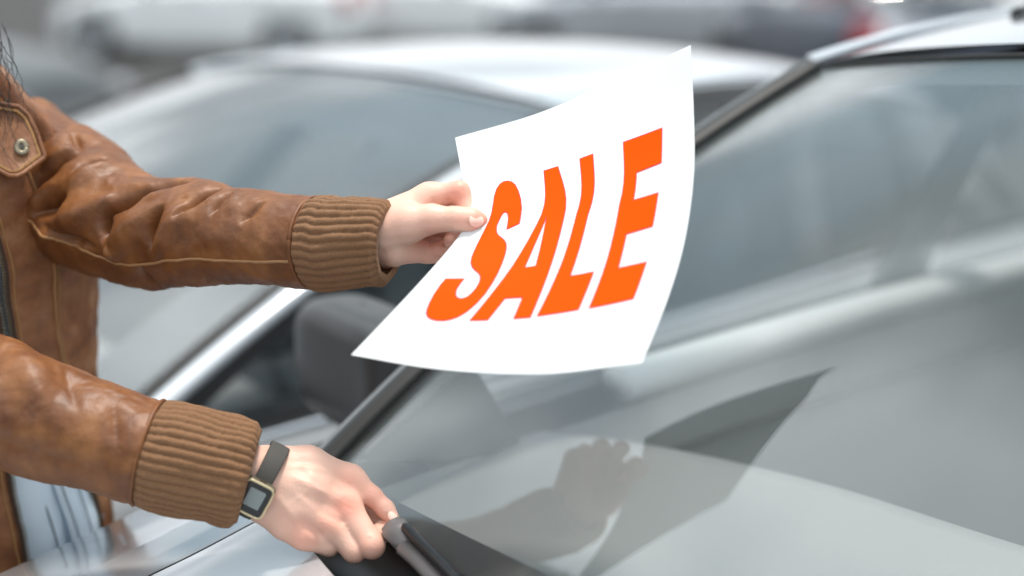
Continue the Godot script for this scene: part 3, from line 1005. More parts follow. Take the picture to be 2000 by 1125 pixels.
	chain(bones, [Vector3(-0.1648, 1.0612, -1.5140), Vector3(-0.1361, 1.0281, -1.4878), Vector3(-0.1294, 1.0308, -1.5171), Vector3(-0.1262, 1.0348, -1.5292)], [0.01488, 0.01207, 0.00918, 0.00765], 2)
	chain(bones, [Vector3(-0.1787, 1.0465, -1.5004), Vector3(-0.1533, 1.0220, -1.4900), Vector3(-0.1436, 1.0196, -1.5155), Vector3(-0.1367, 1.0227, -1.5301)], [0.01403, 0.01088, 0.00893, 0.00765], 3)
	chain(bones, [Vector3(-0.2023, 1.0370, -1.4949), Vector3(-0.1787, 1.0250, -1.4958), Vector3(-0.1669, 1.0206, -1.5158), Vector3(-0.1579, 1.0223, -1.5283)], [0.01317, 0.00952, 0.00807, 0.00723], 4)
	chain(bones, [Vector3(-0.2242, 1.0661, -1.5376), Vector3(-0.1807, 1.0465, -1.5552), Vector3(-0.1481, 1.0384, -1.5474), Vector3(-0.1288, 1.0345, -1.5361)], [0.01870, 0.01317, 0.01063, 0.00893], 5)
	var right_marks := [
		[Vector3(-0.2177, 1.1082, -1.4988), Vector3(-0.1663, 1.0937, -1.5157), 0.0035, -0.0013], [Vector3(-0.2167, 1.1007, -1.4902), Vector3(-0.1685, 1.0740, -1.4941), 0.0035, -0.0014], [Vector3(-0.2183, 1.0895, -1.4852), Vector3(-0.1824, 1.0604, -1.4825), 0.0035, -0.0012], [Vector3(-0.2239, 1.0772, -1.4835), Vector3(-0.2045, 1.0498, -1.4803), 0.0035, -0.001],
		[Vector3(-0.1721, 1.0832, -1.5065), Vector3(-0.1556, 1.0691, -1.5139), 0.0045, 0.0022], [Vector3(-0.1818, 1.0641, -1.4868), Vector3(-0.1667, 1.0511, -1.4910), 0.004, 0.002], [Vector3(-0.2021, 1.0546, -1.4813), Vector3(-0.1851, 1.0416, -1.4855), 0.004, 0.002],
		[Vector3(-0.1544, 1.0584, -1.4995), Vector3(-0.1427, 1.0391, -1.4867), 0.0015, 0.0], [Vector3(-0.1398, 1.0398, -1.4764), Vector3(-0.1298, 1.0332, -1.4854), 0.0014, 0.0009], [Vector3(-0.1639, 1.0719, -1.4971), Vector3(-0.1542, 1.0671, -1.4987), 0.0014, 0.0008], [Vector3(-0.1649, 1.0670, -1.4961), Vector3(-0.1551, 1.0625, -1.4969), 0.0014, 0.0008],
		[Vector3(-0.1408, 1.0719, -1.5180), Vector3(-0.1426, 1.0642, -1.5129), 0.0014, 0.0009], [Vector3(-0.1372, 1.0695, -1.5157), Vector3(-0.1395, 1.0617, -1.5123), 0.0014, 0.0008], [Vector3(-0.2139, 1.1128, -1.5084), Vector3(-0.1881, 1.0934, -1.4965), 0.0022, -0.0006], [Vector3(-0.1971, 1.0836, -1.4874), Vector3(-0.2165, 1.0700, -1.4819), 0.0022, -0.0006]]
	flesh(mb, bones, 0.0019, 0.006, 0.011, 0.001, skin_tint([[Vector3(-0.1593, 1.0826, -1.5237), 0.02, 0.5], [Vector3(-0.1607, 1.0652, -1.4983), 0.016, 1.0], [Vector3(-0.1771, 1.0516, -1.4867), 0.016, 0.6], [Vector3(-0.2003, 1.0396, -1.4798), 0.02, 0.7], [Vector3(-0.1350, 1.0325, -1.4766), 0.022, 0.4], [Vector3(-0.1371, 1.0658, -1.5202), 0.02, 0.6]]), right_marks)
	# head, neck and the rest of the body
	var hc: Vector3 = torso[8][1] + Vector3(0, 0.155, 0) + ahead * 0.03
	var tilt := Basis(aside, 0.3) * Basis(UP, 0.3)
	var hf := tilt * ahead
	var hl := tilt * aside
	var hu := tilt * UP
	bones = []
	chain(bones, [hc + hu * 0.04 - hf * 0.03, hc + hu * 0.045 + hf * 0.02], [0.082, 0.078], 0)
	chain(bones, [hc + hf * 0.035, hc - hu * 0.065 + hf * 0.045], [0.06, 0.042], 0)
	chain(bones, [hc - hu * 0.09 + hf * 0.06 - hl * 0.012, hc - hu * 0.09 + hf * 0.06 + hl * 0.012], [0.026, 0.026], 0)
	chain(bones, [hc + hu * 0.012 + hf * 0.09, hc - hu * 0.022 + hf * 0.101], [0.009, 0.012], 0)
	chain(bones, [hc - hu * 0.052 + hf * 0.083 - hl * 0.02, hc - hu * 0.052 + hf * 0.083 + hl * 0.02], [0.009, 0.009], 0)
	chain(bones, [hc + hu * 0.032 + hf * 0.083 - hl * 0.04, hc + hu * 0.032 + hf * 0.083 + hl * 0.04], [0.013, 0.013], 0)
	for s in [-1.0, 1.0]:
		chain(bones, [hc + hl * s * 0.078 + hu * 0.015, hc + hl * s * 0.08 - hu * 0.02], [0.014, 0.009], 0)
	chain(bones, [hc - hu * 0.06 - hf * 0.02, torso[7][1]], [0.05, 0.058], 0)
	flesh(mb, bones, 0.006, 0.012, 0.012, 0.001, skin_tint([]))
	bones = []
	var hip: Vector3 = torso[0][1]
	for k in torso.size() - 2:
		for s in [-0.45, 0.45]:
			chain(bones, [torso[k][1] + aside * s * torso[k][2], torso[k + 1][1] + aside * s * torso[k + 1][2]], [torso[k][3] * 0.7, torso[k + 1][3] * 0.7], 0)
	var sh_l: Vector3 = Vector3(-0.5436, 1.3505, -1.8414)
	var sh_r: Vector3 = torso[5][1] - aside * 0.155
	chain(bones, [sh_l, Vector3(-0.3919, 1.2985, -1.7000), Vector3(-0.2277, 1.3047, -1.6144)], [0.02975, 0.03400, 0.02975], 0)
	chain(bones, [sh_r, Vector3(-0.5566, 1.1849, -1.5368), Vector3(-0.3000, 1.1029, -1.5150)], [0.04250, 0.03825, 0.03145], 0)
	var foot := []
	for s in [-1.0, 1.0]:
		var h: Vector3 = hip + aside * s * 0.085 - Vector3(0, 0.03, 0)
		var knee: Vector3 = Vector3(h.x, 0.47, h.z) + ahead * 0.03 + aside * s * 0.02
		var ankle: Vector3 = Vector3(h.x, 0.09, h.z) + aside * s * 0.03
		chain(bones, [h, knee, ankle], [0.085, 0.055, 0.038], 0)
		foot.append([h, knee, ankle])
	flesh(mb, bones, 0.018, 0.03, 0.03, 0.001, skin_tint([]))
	var man := put("person", mb, M.skin)
	tag(man, "person in a brown leather jacket between two cars, holding a paper sign and a wiper", "person")
	nail(man, Vector3(-0.0347, 1.3372, -1.5496), Vector3(-0.0308, 1.3357, -1.5558) - Vector3(-0.0421, 1.3370, -1.5509), Vector3(0.15, 0.35, 0.95), 0.0078)
	nail(man, Vector3(-0.1170, 1.0501, -1.5107), Vector3(-0.1182, 1.0459, -1.5194) - Vector3(-0.1256, 1.0524, -1.5251), Vector3(0.25, 0.6, 0.7), 0.0055)
	for s in [-1.0, 1.0]:
		mb = Mb.new()
		blob(mb, Transform3D(Basis(), hc + hl * s * 0.031 + hu * 0.014 + hf * 0.083), Vector3(0.0115, 0.0105, 0.0115), 1.0, 10, 16)
		put("eye", mb, M.sticker, man)
	# ---- clothes
	mb = Mb.new()
	for f in foot:
		tube(mb, [f[0] + Vector3(0, 0.06, 0), f[1], f[2] + Vector3(0, -0.04, 0)], [0.105, 0.075, 0.062], 20)
	tube(mb, [hip - Vector3(0, 0.08, 0), hip + Vector3(0, 0.02, 0), torso[1][1] - Vector3(0, 0.04, 0)], [0.12, 0.135, 0.13], 24, Vector2(1, 1))
	put("trousers", mb, M.denim, man)
	for f in foot:
		mb = Mb.new()
		blob(mb, Transform3D(Basis(UP, atan2(ahead.x, ahead.z)), f[2] * Vector3(1, 0, 1) + Vector3(0, 0.05, 0) + ahead * 0.06), Vector3(0.05, 0.05, 0.14), 0.6)
		put("shoe", mb, M.boot, man)
	shirt_and_jacket(man, sh_l, sh_r)
	# ---- hair
	var rng := RandomNumberGenerator.new()
	rng.seed = 11
	mb = Mb.new()
	blob(mb, Transform3D(Basis(hl, hu, hf), hc + hu * 0.06 - hf * 0.018), Vector3(0.094, 0.082, 0.1), 0.95, 20, 28)
	blob(mb, Transform3D(Basis(hl, hu, hf), hc - hu * 0.01 - hf * 0.045), Vector3(0.092, 0.10, 0.072), 0.95, 20, 28)
	for k in 420:
		var a := rng.randf_range(0.55, TAU - 0.55)
		var up := rng.randf_range(-0.1, 1.0)
		var q: Vector3 = hc + hu * 0.04 + (hf * cos(a) * 0.098 + hl * sin(a) * 0.093) * sqrt(1 - up * up * 0.96) + hu * up * 0.085 - hf * 0.012
		curl(mb, rng, q, q + (q - hc).normalized() * rng.randf_range(0.008, 0.024) - hu * rng.randf_range(0.02, 0.075), 0.0034, 0.008)
	put("hair", mb, M.hair, man)
	mb = Mb.new()
	blob(mb, Transform3D(Basis(hl, hu, hf), hc - hu * 0.085 + hf * 0.05), Vector3(0.055, 0.05, 0.04), 0.9, 14, 20)
	put("beard", mb, M.hair, man)
	mb = Mb.new()
	for k in 46:
		var x := rng.randf_range(-30, 22)
		var from: Vector3 = Vector3(-0.5470, 1.5101, -1.7189) + Vector3(x * 0.0006, rng.randf_range(-0.02, 0.02), rng.randf_range(-0.03, 0.02))
		var drop := rng.randf_range(0.05, 0.155)
		curl(mb, rng, from, from + Vector3(rng.randf_range(-0.01, 0.04), -drop, rng.randf_range(0.02, 0.05)), rng.randf_range(0.0003, 0.00055), 0.009)
	put("loose_hair", mb, M.hair, man)


func curl(mb: Mb, rng: RandomNumberGenerator, a: Vector3, b: Vector3, r: float, wave: float) -> void:
	var pts := []
	var ph := rng.randf() * TAU
	var turns := rng.randf_range(1.0, 2.6)
	for k in 15:
		var t := k / 14.0
		pts.append(a.lerp(b, t) + Vector3(sin(ph + t * turns * TAU), 0.3 * cos(ph * 2 + t * 5), cos(ph + t * turns * TAU)) * wave * t)
	tube(mb, pts, [r, r * 0.4], 5)


func shirt_and_jacket(man: Node3D, sh_l: Vector3, sh_r: Vector3) -> void:
	var fn := FastNoiseLite.new()
	fn.frequency = 9.0
	fn.seed = 77
	fn.fractal_octaves = 3
	# shirt: a closed hull with crumpled front
	var mb := Mb.new()
	sheet(mb, 110, 120, func(u: float, v: float) -> Vector3:
		var psi := v * TAU - PI
		var p := chest(lerpf(0.02, 0.90, u), psi, lerpf(0.017, -0.006, smoothstep(0.2, 0.4, u)))
		var d := chest(lerpf(0.02, 0.90, u), psi, 1.0) - p
		return p + d * (0.011 * fn.get_noise_3d(p.x * 1.3, p.y * 0.6, p.z * 1.3) + 0.0018 * sin(psi * 19 + u * 17) * smoothstep(0.5, 0.1, u)), true)
	var shirt := put("shirt", mb, M.shirt, man)
	mb = Mb.new()
	sheet(mb, 60, 8, func(u: float, v: float) -> Vector3:
		var t := lerpf(0.04, 0.30, u)
		return chest(t, 0.46 + 0.17 * (v - 0.5) + 0.05 * sin(t * 22), 0.026 + 0.005 * sin(PI * v)))
	put("button_band", mb, M.shirt, shirt)
	for e in [0.30, 0.40, 0.52]:
		mb = Mb.new()
		var line := []
		for k in 90:
			var t := lerpf(0.04, 0.30, k / 89.0)
			line.append(chest(t, e + 0.05 * sin(t * 22) - (0.12 * (0.3 - t) if e < 0.35 else 0.0), 0.0322 if e > 0.35 else 0.023))
		tube(mb, line, [0.0008], 5)
		put("shirt_seam", mb, M.stitch, shirt)
	# jacket body, open at the front
	var zip_l := [0.86, 0.66, 0.22, 0.10, 0.02, 0.0, 0.05]
	var zip_r := [0.12, 0.08, 0.10, 0.04, -0.02, -0.04, -0.03]
	var hull := func(t: float, psi: float, out: float) -> Vector3:
		var p := chest(t, psi, 0.024 + out)
		var d := (chest(t, psi, 0.2) - p).normalized()
		return p + d * (0.007 * fn.get_noise_3d(p.x * 0.9, p.y * 0.5, p.z * 0.9) + 0.0022 * fn.get_noise_3d(p.x * 4, p.y * 4, p.z * 4))
	mb = Mb.new()
	var rim := func(u: float, v: float, out: float, left: bool) -> Vector3:
		var t := lerpf(0.035, 0.97, u)
		var first: float = cat(zip_l if left else zip_r, u)
		return hull.call(t, lerpf(first, PI if left else -PI, v), out)
	for left in [true, false]:
		sheet(mb, 150, 110, func(u: float, v: float) -> Vector3: return rim.call(u, v, 0.0, left))
		sheet(mb, 60, 60, func(u: float, v: float) -> Vector3: return rim.call(u, v, -0.006, left))
	var jacket := put("jacket", mb, M.leather_chest, man)
	for left in [true, false]:
		# zip: tape and teeth
		mb = Mb.new()
		var tape := []
		for k in 121: tape.append(rim.call(k / 120.0, 0.0, 0.001, left))
		tube(mb, tape, [0.0028], 8)
		put("zip_tape", mb, M.lining, jacket)
		mb = Mb.new()
		for k in 190:
			var u := k / 190.0 * 0.8
			var q: Vector3 = rim.call(u, 0.0, 0.002, left)
			blob(mb, Transform3D(Basis(UP, atan2(ahead.x, ahead.z)), q + aside * (-0.0035 if left else 0.0035)), Vector3(0.0026, 0.0009, 0.0014), 0.5, 4, 8)
		var teeth := put("zip_teeth", mb, M.antique, jacket)
		teeth.set_meta("kind", "stuff")
		for off in [0.035, 0.30, 0.33]:
			mb = Mb.new()
			var seam := []
			for k in 121:
				var u := k / 120.0
				var first: float = cat(zip_l if left else zip_r, u)
				seam.append(hull.call(lerpf(0.035, 0.97, u), first + off * (1 if left else -1), 0.0008))
			tube(mb, seam, [0.0009 if off < 0.1 or off > 0.31 else 0.0018], 6)
			put("topstitch", mb, M.thread if off != 0.30 else M.piping, jacket)
	# collar with its strap and eyelet
	mb = Mb.new()
	tube(mb, arc([Vector3(-0.6537, 1.4992, -1.8208), Vector3(-0.5969, 1.4781, -1.7990), Vector3(-0.5533, 1.4476, -1.7751), Vector3(-0.5262, 1.4190, -1.7603), Vector3(-0.5109, 1.3963, -1.7642), Vector3(-0.5009, 1.3641, -1.7617)], 40), [0.01870, 0.01020], 14, Vector2(0.5, 1.0))
	put("collar", mb, M.leather_chest, jacket)
	var flap := PackedVector2Array([Vector2(-70, 190), Vector2(-10, 196), Vector2(38, 203), Vector2(58, 219), Vector2(74, 252), Vector2(88, 292), Vector2(87, 299), Vector2(66, 318), Vector2(46, 335), Vector2(34, 342), Vector2(18, 343), Vector2(-4, 331), Vector2(-40, 312), Vector2(-80, 290)])
	var o0: Vector3 = Vector3(-0.5403, 1.4038, -1.7093)
	var ex: Vector3 = (Vector3(-0.5008, 1.3980, -1.7211) - o0) / 80.0
	var ey: Vector3 = (Vector3(-0.5349, 1.3639, -1.6834) - o0) / 80.0
	var en := -ex.cross(ey).normalized()
	var lay := func(q: Vector2, out: float) -> Vector3: return o0 + ex * q.x + ey * (q.y - 260) + en * (out - 0.0000016 * (q.x - 40) * (q.x - 40))
	mb = Mb.new()
	var ids := Geometry2D.triangulate_polygon(flap)
	for out in [0.0, -0.005]:
		var base := mb.v.size()
		for q in flap: mb.vert(lay.call(q, out))
		for k in range(0, ids.size(), 3): mb.tri(base + ids[k], base + ids[k + 1], base + ids[k + 2])
	for k in flap.size():
		var a := flap[k]
		var b := flap[(k + 1) % flap.size()]
		mb.flat(lay.call(a, 0.0), lay.call(b, 0.0), lay.call(b, -0.005), lay.call(a, -0.005))
	var fl := put("collar_strap", mb, M.leather_chest, jacket)
	for inset in [-1.5, -9.0, -11.5]:
		mb = Mb.new()
		var ring := []
		var poly: PackedVector2Array = Geometry2D.offset_polygon(flap, inset, Geometry2D.JOIN_ROUND)[0]
		for q in poly: ring.append(lay.call(q, 0.0006))
		ring.append(ring[0])
		tube(mb, ring, [0.0026 if inset > -5 else 0.0007], 8, Vector2(1, 1), en)
		put("strap_edge" if inset > -5 else "strap_stitch", mb, M.leather_chest if inset > -5 else M.thread, fl)
	mb = Mb.new()
	var eye := []
	for k in 25: eye.append(lay.call(Vector2(42 + cos(TAU * k / 24) * 9.5, 285 + sin(TAU * k / 24) * 11.5), 0.002))
	tube(mb, eye, [0.0031], 10, Vector2(0.55, 1), en)
	put("eyelet", mb, M.antique, fl)
	mb = Mb.new()
	var hub := []
	for k in 2: hub.append(lay.call(Vector2(43, 286), 0.0012 + 0.001 * k))
	tube(mb, hub, [0.0042], 16)
	put("eyelet_hole", mb, M.eyelet_hole, fl)
	# left sleeve with its folds
	mb = Mb.new()
	var folds := [[0.3, -0.35, 0.33, 0.55, 0.0080, -0.0290], [0.345, -0.49, 0.405, 0.04, 0.0096, -0.0348], [0.389, 0.47, 0.405, 0.82, 0.0056, -0.0188], [0.549, -0.17, 0.549, 0.28, 0.0064, -0.0290], [0.549, 0.28, 0.639, 0.83, 0.0072, -0.0319], [0.632, 0.78, 0.693, 0.97, 0.0064, -0.0203], [0.675, -0.29, 0.689, 0.41, 0.0056, -0.0188], [0.735, 0.23, 0.781, 0.88, 0.0056, -0.0174], [0.805, 0.37, 0.821, 0.82, 0.0048, -0.0087], [0.616, -0.97, 0.618, -0.63, 0.0056, -0.0145], [0.059, 0.64, 0.199, 0.09, 0.0072, -0.0261], [0.199, 0.09, 0.253, -0.32, 0.0080, -0.0261], [0.123, 0.71, 0.223, 0.63, 0.0048, -0.0116], [0.516, -0.45, 0.376, -0.54, 0.0064, -0.0145], [0.878, 0.28, 0.904, 0.74, 0.0048, -0.0072], [0.33, 0.71, 0.25, 0.79, 0.0048, -0.0101], [0.381, -0.68, 0.532, 0.42, 0.0110, 0.0132], [0.565, -0.39, 0.677, 0.43, 0.0110, 0.0143], [0.684, -0.44, 0.75, 0.51, 0.0100, 0.0110], [0.405, 0.2, 0.43, 0.78, 0.0100, 0.0099], [0.792, -0.2, 0.853, 0.26, 0.0140, 0.0044], [0.309, 0.06, 0.312, 0.66, 0.0090, 0.0088], [0.577, -0.39, 0.556, -0.4, 0.0070, 0.0077]]
	var sl_c := [Vector3(-0.5748, 1.3616, -1.8698), Vector3(-0.5131, 1.3410, -1.8133), Vector3(-0.4518, 1.3134, -1.7466), Vector3(-0.3919, 1.2985, -1.7000), Vector3(-0.3300, 1.3057, -1.6624), Vector3(-0.2667, 1.3058, -1.6320), Vector3(-0.1973, 1.3059, -1.6025)]
	var sl_r := [Vector2(0.05950, 0.06970), Vector2(0.06375, 0.06630), Vector2(0.06375, 0.07055), Vector2(0.05950, 0.06077), Vector2(0.05610, 0.05610), Vector2(0.05015, 0.04972), Vector2(0.04590, 0.04505)]
	var left_arm := limb(sl_c, sl_r, 220, folds, 0.0045, 5)
	sheet(mb, 220, 150, left_arm, true)
	var sleeve := put("sleeve", mb, M.leather, jacket)
	mb = Mb.new()
	var piping := []
	for k in 161:
		var u := lerpf(0.12, 0.995, k / 160.0)
		piping.append(left_arm.call(u, lerpf(-0.78, -0.5, u) / TAU))
	tube(mb, piping, [0.0017], 8)
	put("sleeve_seam", mb, M.piping, sleeve)
	cuff(jacket, [Vector3(-0.1989, 1.3057, -1.6033), Vector3(-0.1897, 1.3060, -1.5990), Vector3(-0.1761, 1.3067, -1.5922), Vector3(-0.1573, 1.3096, -1.5824), Vector3(-0.1339, 1.3113, -1.5758), Vector3(-0.1199, 1.3111, -1.5714)], [Vector2(0.04377, 0.04293), Vector2(0.04590, 0.04547), Vector2(0.04505, 0.04505), Vector2(0.04293, 0.04293), Vector2(0.04165, 0.04080), Vector2(0.03995, 0.04038)], 32)
	# right sleeve
	mb = Mb.new()
	folds = [
		[0.50, 0.95, 0.60, 0.25, 0.016, -0.012], [0.55, 0.98, 0.66, 0.5, 0.016, 0.011], [0.66, 0.98, 0.72, 0.55, 0.012, -0.010], [0.72, 0.95, 0.82, 0.45, 0.016, 0.009], [0.82, 0.95, 0.88, 0.5, 0.013, -0.006], [0.60, 0.1, 0.80, -0.15, 0.022, 0.006],
		[0.70, -0.35, 0.92, -0.45, 0.020, -0.005], [0.55, -0.3, 0.70, -0.7, 0.016, -0.008], [0.93, 0.75, 0.965, 0.1, 0.009, -0.005], [0.94, -0.1, 0.965, -0.7, 0.009, -0.005]]
	sheet(mb, 220, 150, limb([sh_r + aside * 0.07 + Vector3(0, 0.012, 0), sh_r - Vector3(0, 0.012, 0), sh_r.lerp(Vector3(-0.5566, 1.1849, -1.5368), 0.5) + Vector3(-0.03, 0.0, 0.0), Vector3(-0.5566, 1.1849, -1.5368), Vector3(-0.4974, 1.1644, -1.5194), Vector3(-0.4465, 1.1452, -1.5110), Vector3(-0.3958, 1.1319, -1.5038), Vector3(-0.3475, 1.1189, -1.4976)], [Vector2(0.04250, 0.04675), Vector2(0.06630, 0.06970), Vector2(0.06120, 0.06545), Vector2(0.06120, 0.06460), Vector2(0.06035, 0.06290), Vector2(0.05992, 0.06018), Vector2(0.05695, 0.05652), Vector2(0.05015, 0.05057)], 220, folds.map(func(q): return [0.09 + 0.91 * q[0], q[1], 0.09 + 0.91 * q[2], q[3], q[4], q[5]]), 0.004, 15), true)
	put("sleeve", mb, M.leather, jacket)
	cuff(jacket, [Vector3(-0.3502, 1.1192, -1.4985), Vector3(-0.3368, 1.1158, -1.4978), Vector3(-0.3163, 1.1116, -1.4977), Vector3(-0.2894, 1.1048, -1.4980), Vector3(-0.2674, 1.0994, -1.4986), Vector3(-0.2538, 1.0955, -1.4995)], [Vector2(0.04802, 0.04930), Vector2(0.05100, 0.05227), Vector2(0.05100, 0.05227), Vector2(0.04930, 0.05100), Vector2(0.04675, 0.05100), Vector2(0.04420, 0.04972)], 38)


func cuff(jacket: Node3D, c: Array, r: Array, ribs: int) -> void:
	var mb := Mb.new()
	var fn := FastNoiseLite.new()
	fn.frequency = 22.0
	fn.seed = ribs
	var path := arc(c, 60)
	var ref := Vector3(0, 0.21, 0.98)
	sheet(mb, 84, ribs * 8, func(u: float, v: float) -> Vector3:
		var s := u * 84.0 / 60.0
		var inner := s > 1.0
		var along := s if not inner else 2.0 - s
		var i := clampi(roundi(along * 60), 0, 60)
		var t: Vector3 = (path[mini(i + 1, 60)] - path[maxi(i - 1, 0)]).normalized()
		var e1 := (ref - t * ref.dot(t)).normalized()
		var e2 := e1.cross(t)
		var rad: Vector2 = cat(r, along)
		var a := v * TAU
		var d := e1 * cos(a) * rad.x + e2 * sin(a) * rad.y
		var rib := absf(sin(a * ribs * 0.5 + 0.35 * fn.get_noise_2d(along * 1.5, a)))
		var round_ := -0.006 * smoothstep(0.93, 1.0, along) - (0.006 if inner else 0.0)
		var out := round_ + (0.0031 * pow(rib, 0.75) * smoothstep(0.0, 0.06, along) if not inner else 0.0)
		out += 0.0035 * fn.get_noise_3dv(path[i] * 0.9 + d)
		return path[i] + d + d.normalized() * out, true)
	var k := put("cuff", mb, M.knit, jacket)
	mb = Mb.new()
	var ring := []
	var t0: Vector3 = (path[2] - path[0]).normalized()
	var f1 := (ref - t0 * ref.dot(t0)).normalized()
	var f2 := f1.cross(t0)
	for q in 49: ring.append(path[0] + (f1 * cos(TAU * q / 48) * (r[0].x + 0.0025) + f2 * sin(TAU * q / 48) * (r[0].y + 0.0025)))
	tube(mb, ring, [0.0022], 8)
	put("cuff_seam", mb, M.leather, k)


# ---------------------------------------------------------------- wristwatch
func watch() -> void:
	var o := thing("wristwatch", "square gold-rimmed digital watch on a dark strap, below the right cuff", "watch")
	var c: Vector3 = Vector3(-0.2439, 1.0870, -1.5108)
	var t: Vector3 = (Vector3(-0.2204, 1.0741, -1.5115) - Vector3(-0.2645, 1.0986, -1.5106)).normalized()
	var ref := Vector3(0, 0.21, 0.98)
	var e1 := (ref - t * ref.dot(t)).normalized()
	var e2 := e1.cross(t)
	var rx := 0.03272
	var ry := 0.03868
	var mb := Mb.new()
	sheet(mb, 72, 8, func(u: float, v: float) -> Vector3:
		var a := u * TAU
		var prof := Vector2(cos(v * TAU), sin(v * TAU))
		var w := 0.0088 - 0.001 * cos(a - 4.6)
		return c + e1 * cos(a) * (rx + prof.x * 0.0012) + e2 * sin(a) * (ry + prof.x * 0.0012) + t * signf(prof.y) * pow(absf(prof.y), 0.4) * w, true)
	put("strap", mb, M.strap, o)
	var a0 := -0.30
	var out := (e1 * cos(a0) / rx + e2 * sin(a0) / ry).normalized()
	var up := (-e1 * sin(a0) * rx + e2 * cos(a0) * ry).normalized()
	var xf := Transform3D(Basis(t, up, out), c + e1 * cos(a0) * rx + e2 * sin(a0) * ry + out * 0.002)
	mb = Mb.new()
	blob(mb, xf, Vector3(0.0155, 0.0185, 0.0042), 0.25, 16, 32)
	put("case", mb, M.antique, o)
	mb = Mb.new()
	var bez := []
	for k in 41:
		var a := TAU * k / 40
		var q := Vector2(signf(cos(a)) * pow(absf(cos(a)), 0.3) * 0.0145, signf(sin(a)) * pow(absf(sin(a)), 0.3) * 0.0172)
		bez.append(xf * Vector3(q.x, q.y, 0.0042))
	tube(mb, bez, [0.0014], 8, Vector2.ONE, out)
	put("bezel", mb, M.brass, o)
	mb = Mb.new()
	blob(mb, xf * Transform3D(Basis(), Vector3(0, 0, 0.0042)), Vector3(0.0132, 0.016, 0.0006), 0.15, 8, 24)
	var dial := put("dial", mb, M.dial, o)
	mb = Mb.new()
	blob(mb, xf * Transform3D(Basis(), Vector3(0.0004, 0.001, 0.0047)), Vector3(0.0082, 0.0098, 0.0005), 0.12, 8, 24)
	put("display", mb, M.display, dial)

# ---------------------------------------------------------------- the windscreen wiper in his hand
func wiper(car_node: Node3D) -> void:
	var inv := car_node.transform.affine_inverse()
	var tip: Vector3 = inv * (Vector3(-0.1152, 1.0506, -1.5065))
	var heel: Vector3 = inv * (Vector3(-0.0447, 1.0194, -1.4017))
	var dir := (heel - tip).normalized()
	var root: Vector3 = heel + dir * 0.42
	var mb := Mb.new()
	var nrm := Vector3(0, 0.85, 0.5)
	tube(mb, [tip + dir * 0.02 - nrm * 0.004, tip + dir * 0.16 - nrm * 0.010, root - nrm * 0.004], [0.0055, 0.0065], 8, Vector2(0.6, 1.2), nrm)
	var blade := put("wiper_blade", mb, M.rubber, car_node)
	mb = Mb.new()
	tube(mb, [tip + dir * 0.025 + nrm * 0.003, tip + dir * 0.2 + nrm * 0.006, root + nrm * 0.002], [0.0055, 0.009], 8, Vector2(1.3, 0.9), nrm)
	put("wiper_spoiler", mb, M.black_plastic, blade)
	mb = Mb.new()
	var clip: Vector3 = inv * (Vector3(-0.1188, 1.0456, -1.5002))
	var c1: Vector3 = inv * (Vector3(-0.1080, 1.0391, -1.4867))
	var c2: Vector3 = inv * (Vector3(-0.1045, 1.0315, -1.4764))
	var c3: Vector3 = inv * (Vector3(-0.0900, 1.0272, -1.4555))
	tube(mb, [clip, clip.lerp(c1, 0.5), c1, c2], [0.011, 0.0155, 0.0145, 0.009], 6, Vector2(0.55, 1.0), nrm)
	tube(mb, [c2, c3, c3 + dir * 0.5], [0.009, 0.0085, 0.010], 8, Vector2(0.7, 1.0), nrm)
	put("wiper_arm", mb, M.wiper_grey, car_node)


